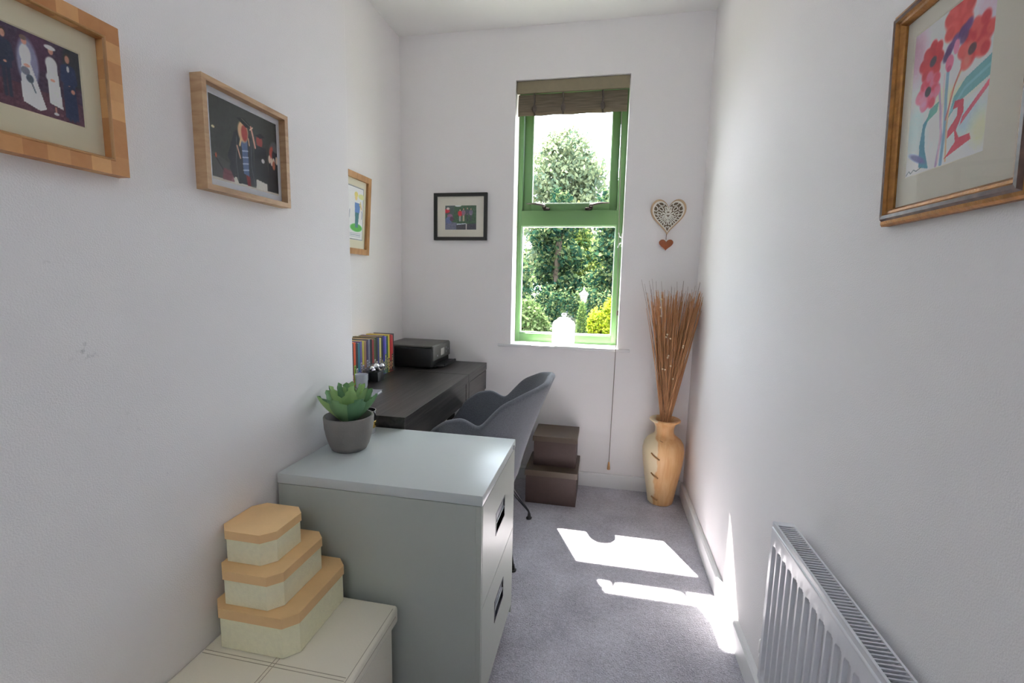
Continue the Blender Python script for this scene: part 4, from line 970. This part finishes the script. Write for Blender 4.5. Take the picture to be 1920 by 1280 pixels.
for j in range(NS + 1):
    row = []
    for i in range(NT):
        th = 360 * i / NT - 180; h = interp(HT, th); r = interp(RT, th)
        if j <= 3: rho = .52 * (j / 3) ** .8 if j else .02; z = zb + .004 * (j / 3) ** 2
        else:
            s_ = (j - 3) / (NS - 3); zr = s_ ** 1.15; z = zb + .004 + (h - zb - .004) * zr; wb_ = max(0, min(1, (110 - abs(th)) / 60)); rho = .52 + .48 * zr ** (.65 + .62 * wb_)
        row.append(t.verts.new((CXc + r * rho * math.cos(math.radians(th)), CYc + r * rho * math.sin(math.radians(th)), z)))
    rows.append(row)
for j in range(NS):
    for i in range(NT): t.faces.new((rows[j][i], rows[j][(i + 1) % NT], rows[j + 1][(i + 1) % NT], rows[j + 1][i]))
t.faces.new(rows[0][::-1])
bmesh.ops.recalc_face_normals(t, faces=t.faces[:])
sh = MB(); sh._add(t); sho = sh.done('shell', M['fabric'], ch, angle=180)
so_ = sho.modifiers.new('thick', 'SOLIDIFY'); so_.thickness = .03; so_.offset = 0
bv = sho.modifiers.new('round', 'BEVEL'); bv.width = .012; bv.segments = 3; bv.limit_method = 'ANGLE'; bv.angle_limit = math.radians(50)
sb_ = sho.modifiers.new('smooth', 'SUBSURF'); sb_.levels = 1; sb_.render_levels = 1
MB().lathe([(0, .37), (.20, .37), (.222, .39), (.225, .43), (.21, .45), (.12, .458), (0, .46)], (CXc - .012, CYc, 0), 48).done('seat_cushion', M['fabric'], ch, angle=180)
for (fx, fy) in ((-.345, 2.345), (-.342, 1.875), (-.80, 2.345), (-.80, 1.875)):
    lg = MB(); sx = 1 if fx > CXc else -1; sy = 1 if fy > CYc else -1
    fp = (fx, fy, .026)
    for (ox, oy) in ((.13, .03), (.04, .12)):
        lg.tube([(CXc + sx * ox, CYc + sy * oy, .322), (fx - sx * .004, fy - sy * .004, .045), fp], .0055, 10)
    lgo = lg.done('leg', M['blackmetal'], ch)
    MB().lathe([(0, .001), (.015, .001), (.016, .006), (.010, .010), (.007, .030), (0, .030)], (fx, fy, 0), 20).done('foot', M['blackmetal'], lgo)
cb = MB()
for p, q in (((-.42, 2.26, .12), (-.73, 1.96, .12)), ((-.42, 1.96, .125), (-.73, 2.26, .125))): cb.tube([p, q], .004, 8)
cb.tube([(CXc - .14, CYc - .14, .325), (CXc + .14, CYc - .14, .325), (CXc + .14, CYc + .14, .325), (CXc - .14, CYc + .14, .325), (CXc - .14, CYc - .14, .325)], .006, 8)
cb.done('base_frame', M['blackmetal'], ch)

# ================================================================== BROWN BOXES
def brown(label, x0, x1, y0, y1, z0, z1, lidh, e):
    t = thing('storage_box', ((x0 + x1) / 2, (y0 + y1) / 2, z0), label, 'box', 'dark brown lidded boxes under the window')
    MB().box((x0 + e, y0 + e, z0 + .0005), (x1 - e, y1 - e, z1 - .003), bev=.002).done('box_body', M['brownbox'], t, smooth=False)
    MB().box((x0, y0, z1 - lidh), (x1, y1, z1), bev=.002).done('lid', M['brownlid'], t, smooth=False)
brown('larger dark brown lidded box on the carpet, under the smaller one', -.403, -.100, 2.520, 2.815, 0, .203, .036, .006)
brown('smaller dark brown lidded box on top of the larger one', -.372, -.112, 2.590, 2.828, .2035, .384, .032, .007)

# ================================================================== VASE WITH DRIED STEMS
VX, VY = .382, 2.725
va = thing('floor_vase', (VX, VY, 0), 'tall two-tone wooden floor vase in the corner right of the window', 'vase')
vb = MB(); vb.lathe([(0, 0), (.066, 0), (.072, .006), (.076, .03), (.084, .08), (.098, .16), (.109, .23), (.1155, .29), (.1165, .325), (.111, .360), (.096, .385), (.074, .402), (.058, .415), (.0525, .43), (.0525, .455), (.060, .478), (.078, .492), (.086, .497), (.087, .503), (.082, .507), (.064, .504), (.050, .490), (.046, .46), (.046, .40), (.03, .30), (0, .28)], (0, 0, 0), 64)
vo = vb.done('vase_body', M['vase'], va, world=False, angle=60)
def lace(az, z, dz, spread):
    q = MB(); pts = []
    for k in range(7):
        s_ = k / 6; a = az + spread * (s_ - .5); r = .1155 if z < .38 else .080
        if z < .15: r = .084
        if z > .24 and z < .38: r = .1185 if z < .36 else .112
        if .15 < z < .24: r = .107
        pts.append((r_ := (r + .0045 * math.sin(PI * s_)) * math.cos(a), (r + .0045 * math.sin(PI * s_)) * math.sin(a), z - dz * s_))
    q.tube(pts, .0042, 8); q.done('lacing', M['oldoak'], va, world=False)
LA = math.atan2(-2.7, -.38) 
for (z, dz, sp2, da) in ((.395, .012, .5, .02), (.325, .030, .42, -.30), (.205, .024, .40, -.32), (.055, .014, .45, -.35)): lace(LA + da - .05, z, dz, sp2)
# a dense bundle of reeds: nobody could count them
rb = MB(); tw = MB()
R3 = random.Random(3)
def reed(m, a, rr, hgt, lean, r0, r1, bend=0):
    bx_, by_ = VX + .028 * rr * math.cos(a), VY + .028 * rr * math.sin(a)
    dx, dy = lean
    pts = [(bx_ - dx * .1, by_ - dy * .1, .34), (bx_, by_, .50)]
    for s_ in (.3, .6, .85, 1):
        pts.append((min(bx_ + dx * s_ + bend * s_ ** 3, XR - .004), min(by_ + dy * s_, D - .006), .50 + (hgt - .50) * s_))
    m.tube(pts, [r0, r0, r0, (r0 * 2 + r1) / 3, (r0 + r1 * 2) / 3, r1], 5)
for k in range(230):
    a = R3.random() * 2 * PI; rr = R3.random() ** .5
    lx = R3.uniform(-.115, .145); hgt = R3.uniform(1.14, 1.25)
    # three loose clumps with thinner gaps between
    if R3.random() < .55: lx = R3.choice([R3.gauss(-.085, .018), R3.gauss(.115, .020), R3.gauss(-.01, .035)])
    lx = max(-.13, min(.137, lx)); ly = R3.uniform(-.10, .085)
    reed(rb, a, rr, hgt, (lx, ly), .0026, .0010, R3.gauss(0, .006))
for k in range(26):
    lx = R3.uniform(-.18, .13); reed(tw, R3.random() * 6.28, .8, R3.uniform(1.22, 1.31), (lx, R3.uniform(-.08, .07)), .0012, .0005, -.03 * R3.random())
bun = rb.done('dried_reed_bunch', M['reed'], None, smooth=True); props(bun, 'bunch of tall brown dried reeds standing in the wooden floor vase', 'dried stems', kind='stuff')
tw.done('fine_twigs', M['twig'], bun)
fl = MB()
for k in range(14):
    z = R3.uniform(.75, 1.2); s_ = (z - .5) / .7; fl.ball((VX + R3.uniform(-.1, .12) * s_, VY - .05 - .06 * s_, z), .005, u=8, v=6)
fl.done('seed_tufts', M['fluff'], bun)

# ================================================================== RADIATOR
ra = thing('radiator', (.48, .845, .215), 'white panel radiator with top grille on the right wall', 'radiator')
RX0, RX1, RY0, RY1, RZ0, RZ1 = .4585, .508, .42, 1.246, .222, .673
PITCH = .0333
t = bmesh.new(); nper = int((RY1 - .012 - RY0) / PITCH)
yy = []; 
ystart = RY1 - .012
for k in range(nper):
    for fr in (0, .10, .17, .30, .5, .70, .83, .90): yy.append((ystart - (k + fr) * PITCH, fr))
yy.append((ystart - nper * PITCH, 0)); yy = [(RY1 - .001, 0), (RY1 - .008, 0)] + yy + [(RY0, 0)]
zz = [RZ0 + .001, RZ0 + .02, RZ0 + .030, RZ0 + .040] + list(np.linspace(RZ0 + .06, .585, 8)) + [.597, .603, .608, .612, .616, .620, .645, .652]
def prof(fr): return 0 if fr in (0,) else {.10: 0.0, .17: .8, .30: 1, .5: 1, .70: 1, .83: .8, .90: 0}.get(fr, 0)
def env(z, fr):
    top = .617 - .010 * (abs(fr - .5) / .4) ** 2; bot = RZ0 + .024 + .010 * (abs(fr - .5) / .4) ** 2
    return max(0, min(1, (top - z) / .005)) * max(0, min(1, (z - bot) / .005))
G = [[t.verts.new((RX0 + .0105 * prof(fr) * env(z, fr), y_, z)) for z in zz] for (y_, fr) in yy]
for i in range(len(yy) - 1):
    for j in range(len(zz) - 1): t.faces.new((G[i][j], G[i + 1][j], G[i + 1][j + 1], G[i][j + 1]))
bmesh.ops.recalc_face_normals(t, faces=t.faces[:])
fp = MB(); fp._add(t)
fp.tube([(RX0 + .004, RY1 - .002, .655), (RX0 + .004, RY0, .655)], .0052, 12)
fp.done('front_panel', M['radiator'], ra, angle=40)
MB().box((RX0 + .012, RY0 + .01, RZ0 + .002), (RX0 + .016, RY1 - .004, .655)).box((RX1 - .006, RY0 + .01, RZ0 + .002), (RX1 - .001, RY1 - .004, .655)).done('back_panel', M['radiator'], ra, smooth=False)
sd = MB(); sd.box((RX0 + .0035, RY1 - .0015, RZ0 + .01), (RX1, RY1, RZ1), bev=.0006)
sd.done('side_panel', M['radiator'], ra, smooth=False)
gr = MB(); gx0, gx1 = .4655, .5035
gr.box((RX0 + .001, RY0, RZ1 - .012), (RX0 + .0035, RY1, RZ1 - .0005)).box((RX0 + .001, RY0, RZ1 - .002), (gx0, RY1, RZ1), bev=.0006).box((gx1, RY0, RZ1 - .002), (RX1, RY1, RZ1), bev=.0006).box((gx0 - .001, RY1 - .020, RZ1 - .002), (gx1 + .001, RY1, RZ1), bev=.0004)
k = 0; y_ = RY1 - .0245
while y_ > RY0 + .01:
    gr.box((gx0 - .0005, y_ - .0022, RZ1 - .009), (gx1 + .0005, y_, RZ1 - .001), rot=Matrix.Rotation(.5, 3, 'X')); y_ -= .0098
gr.done('top_grille', M['radiator'], ra, smooth=False)
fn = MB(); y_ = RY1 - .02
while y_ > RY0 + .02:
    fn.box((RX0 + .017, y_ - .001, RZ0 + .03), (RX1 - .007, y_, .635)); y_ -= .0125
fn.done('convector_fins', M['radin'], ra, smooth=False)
vl = MB(); vl.tube([(.484, RY1 + .001, RZ0 + .03), (.484, RY1 + .035, RZ0 + .03)], .008, 14).tube([(.484, RY1 + .035, RZ0 + .045), (.484, RY1 + .035, .001)], .0075, 14).ball((.484, RY1 + .035, RZ0 + .03), .014).lathe([(0, 0), (.013, 0), (.0155, .004), (.0155, .034), (.012, .04), (0, .04)], (.484, RY1 + .035, RZ0 + .042), 24)
vl.done('valve', M['white'], ra)
bk = MB()
for yb in (.6, 1.10): bk.box((RX1 - .001, yb - .02, .30), (XR - .0003, yb + .02, .62), bev=.002)
bk.done('wall_bracket', M['radiator'], ra, smooth=False)
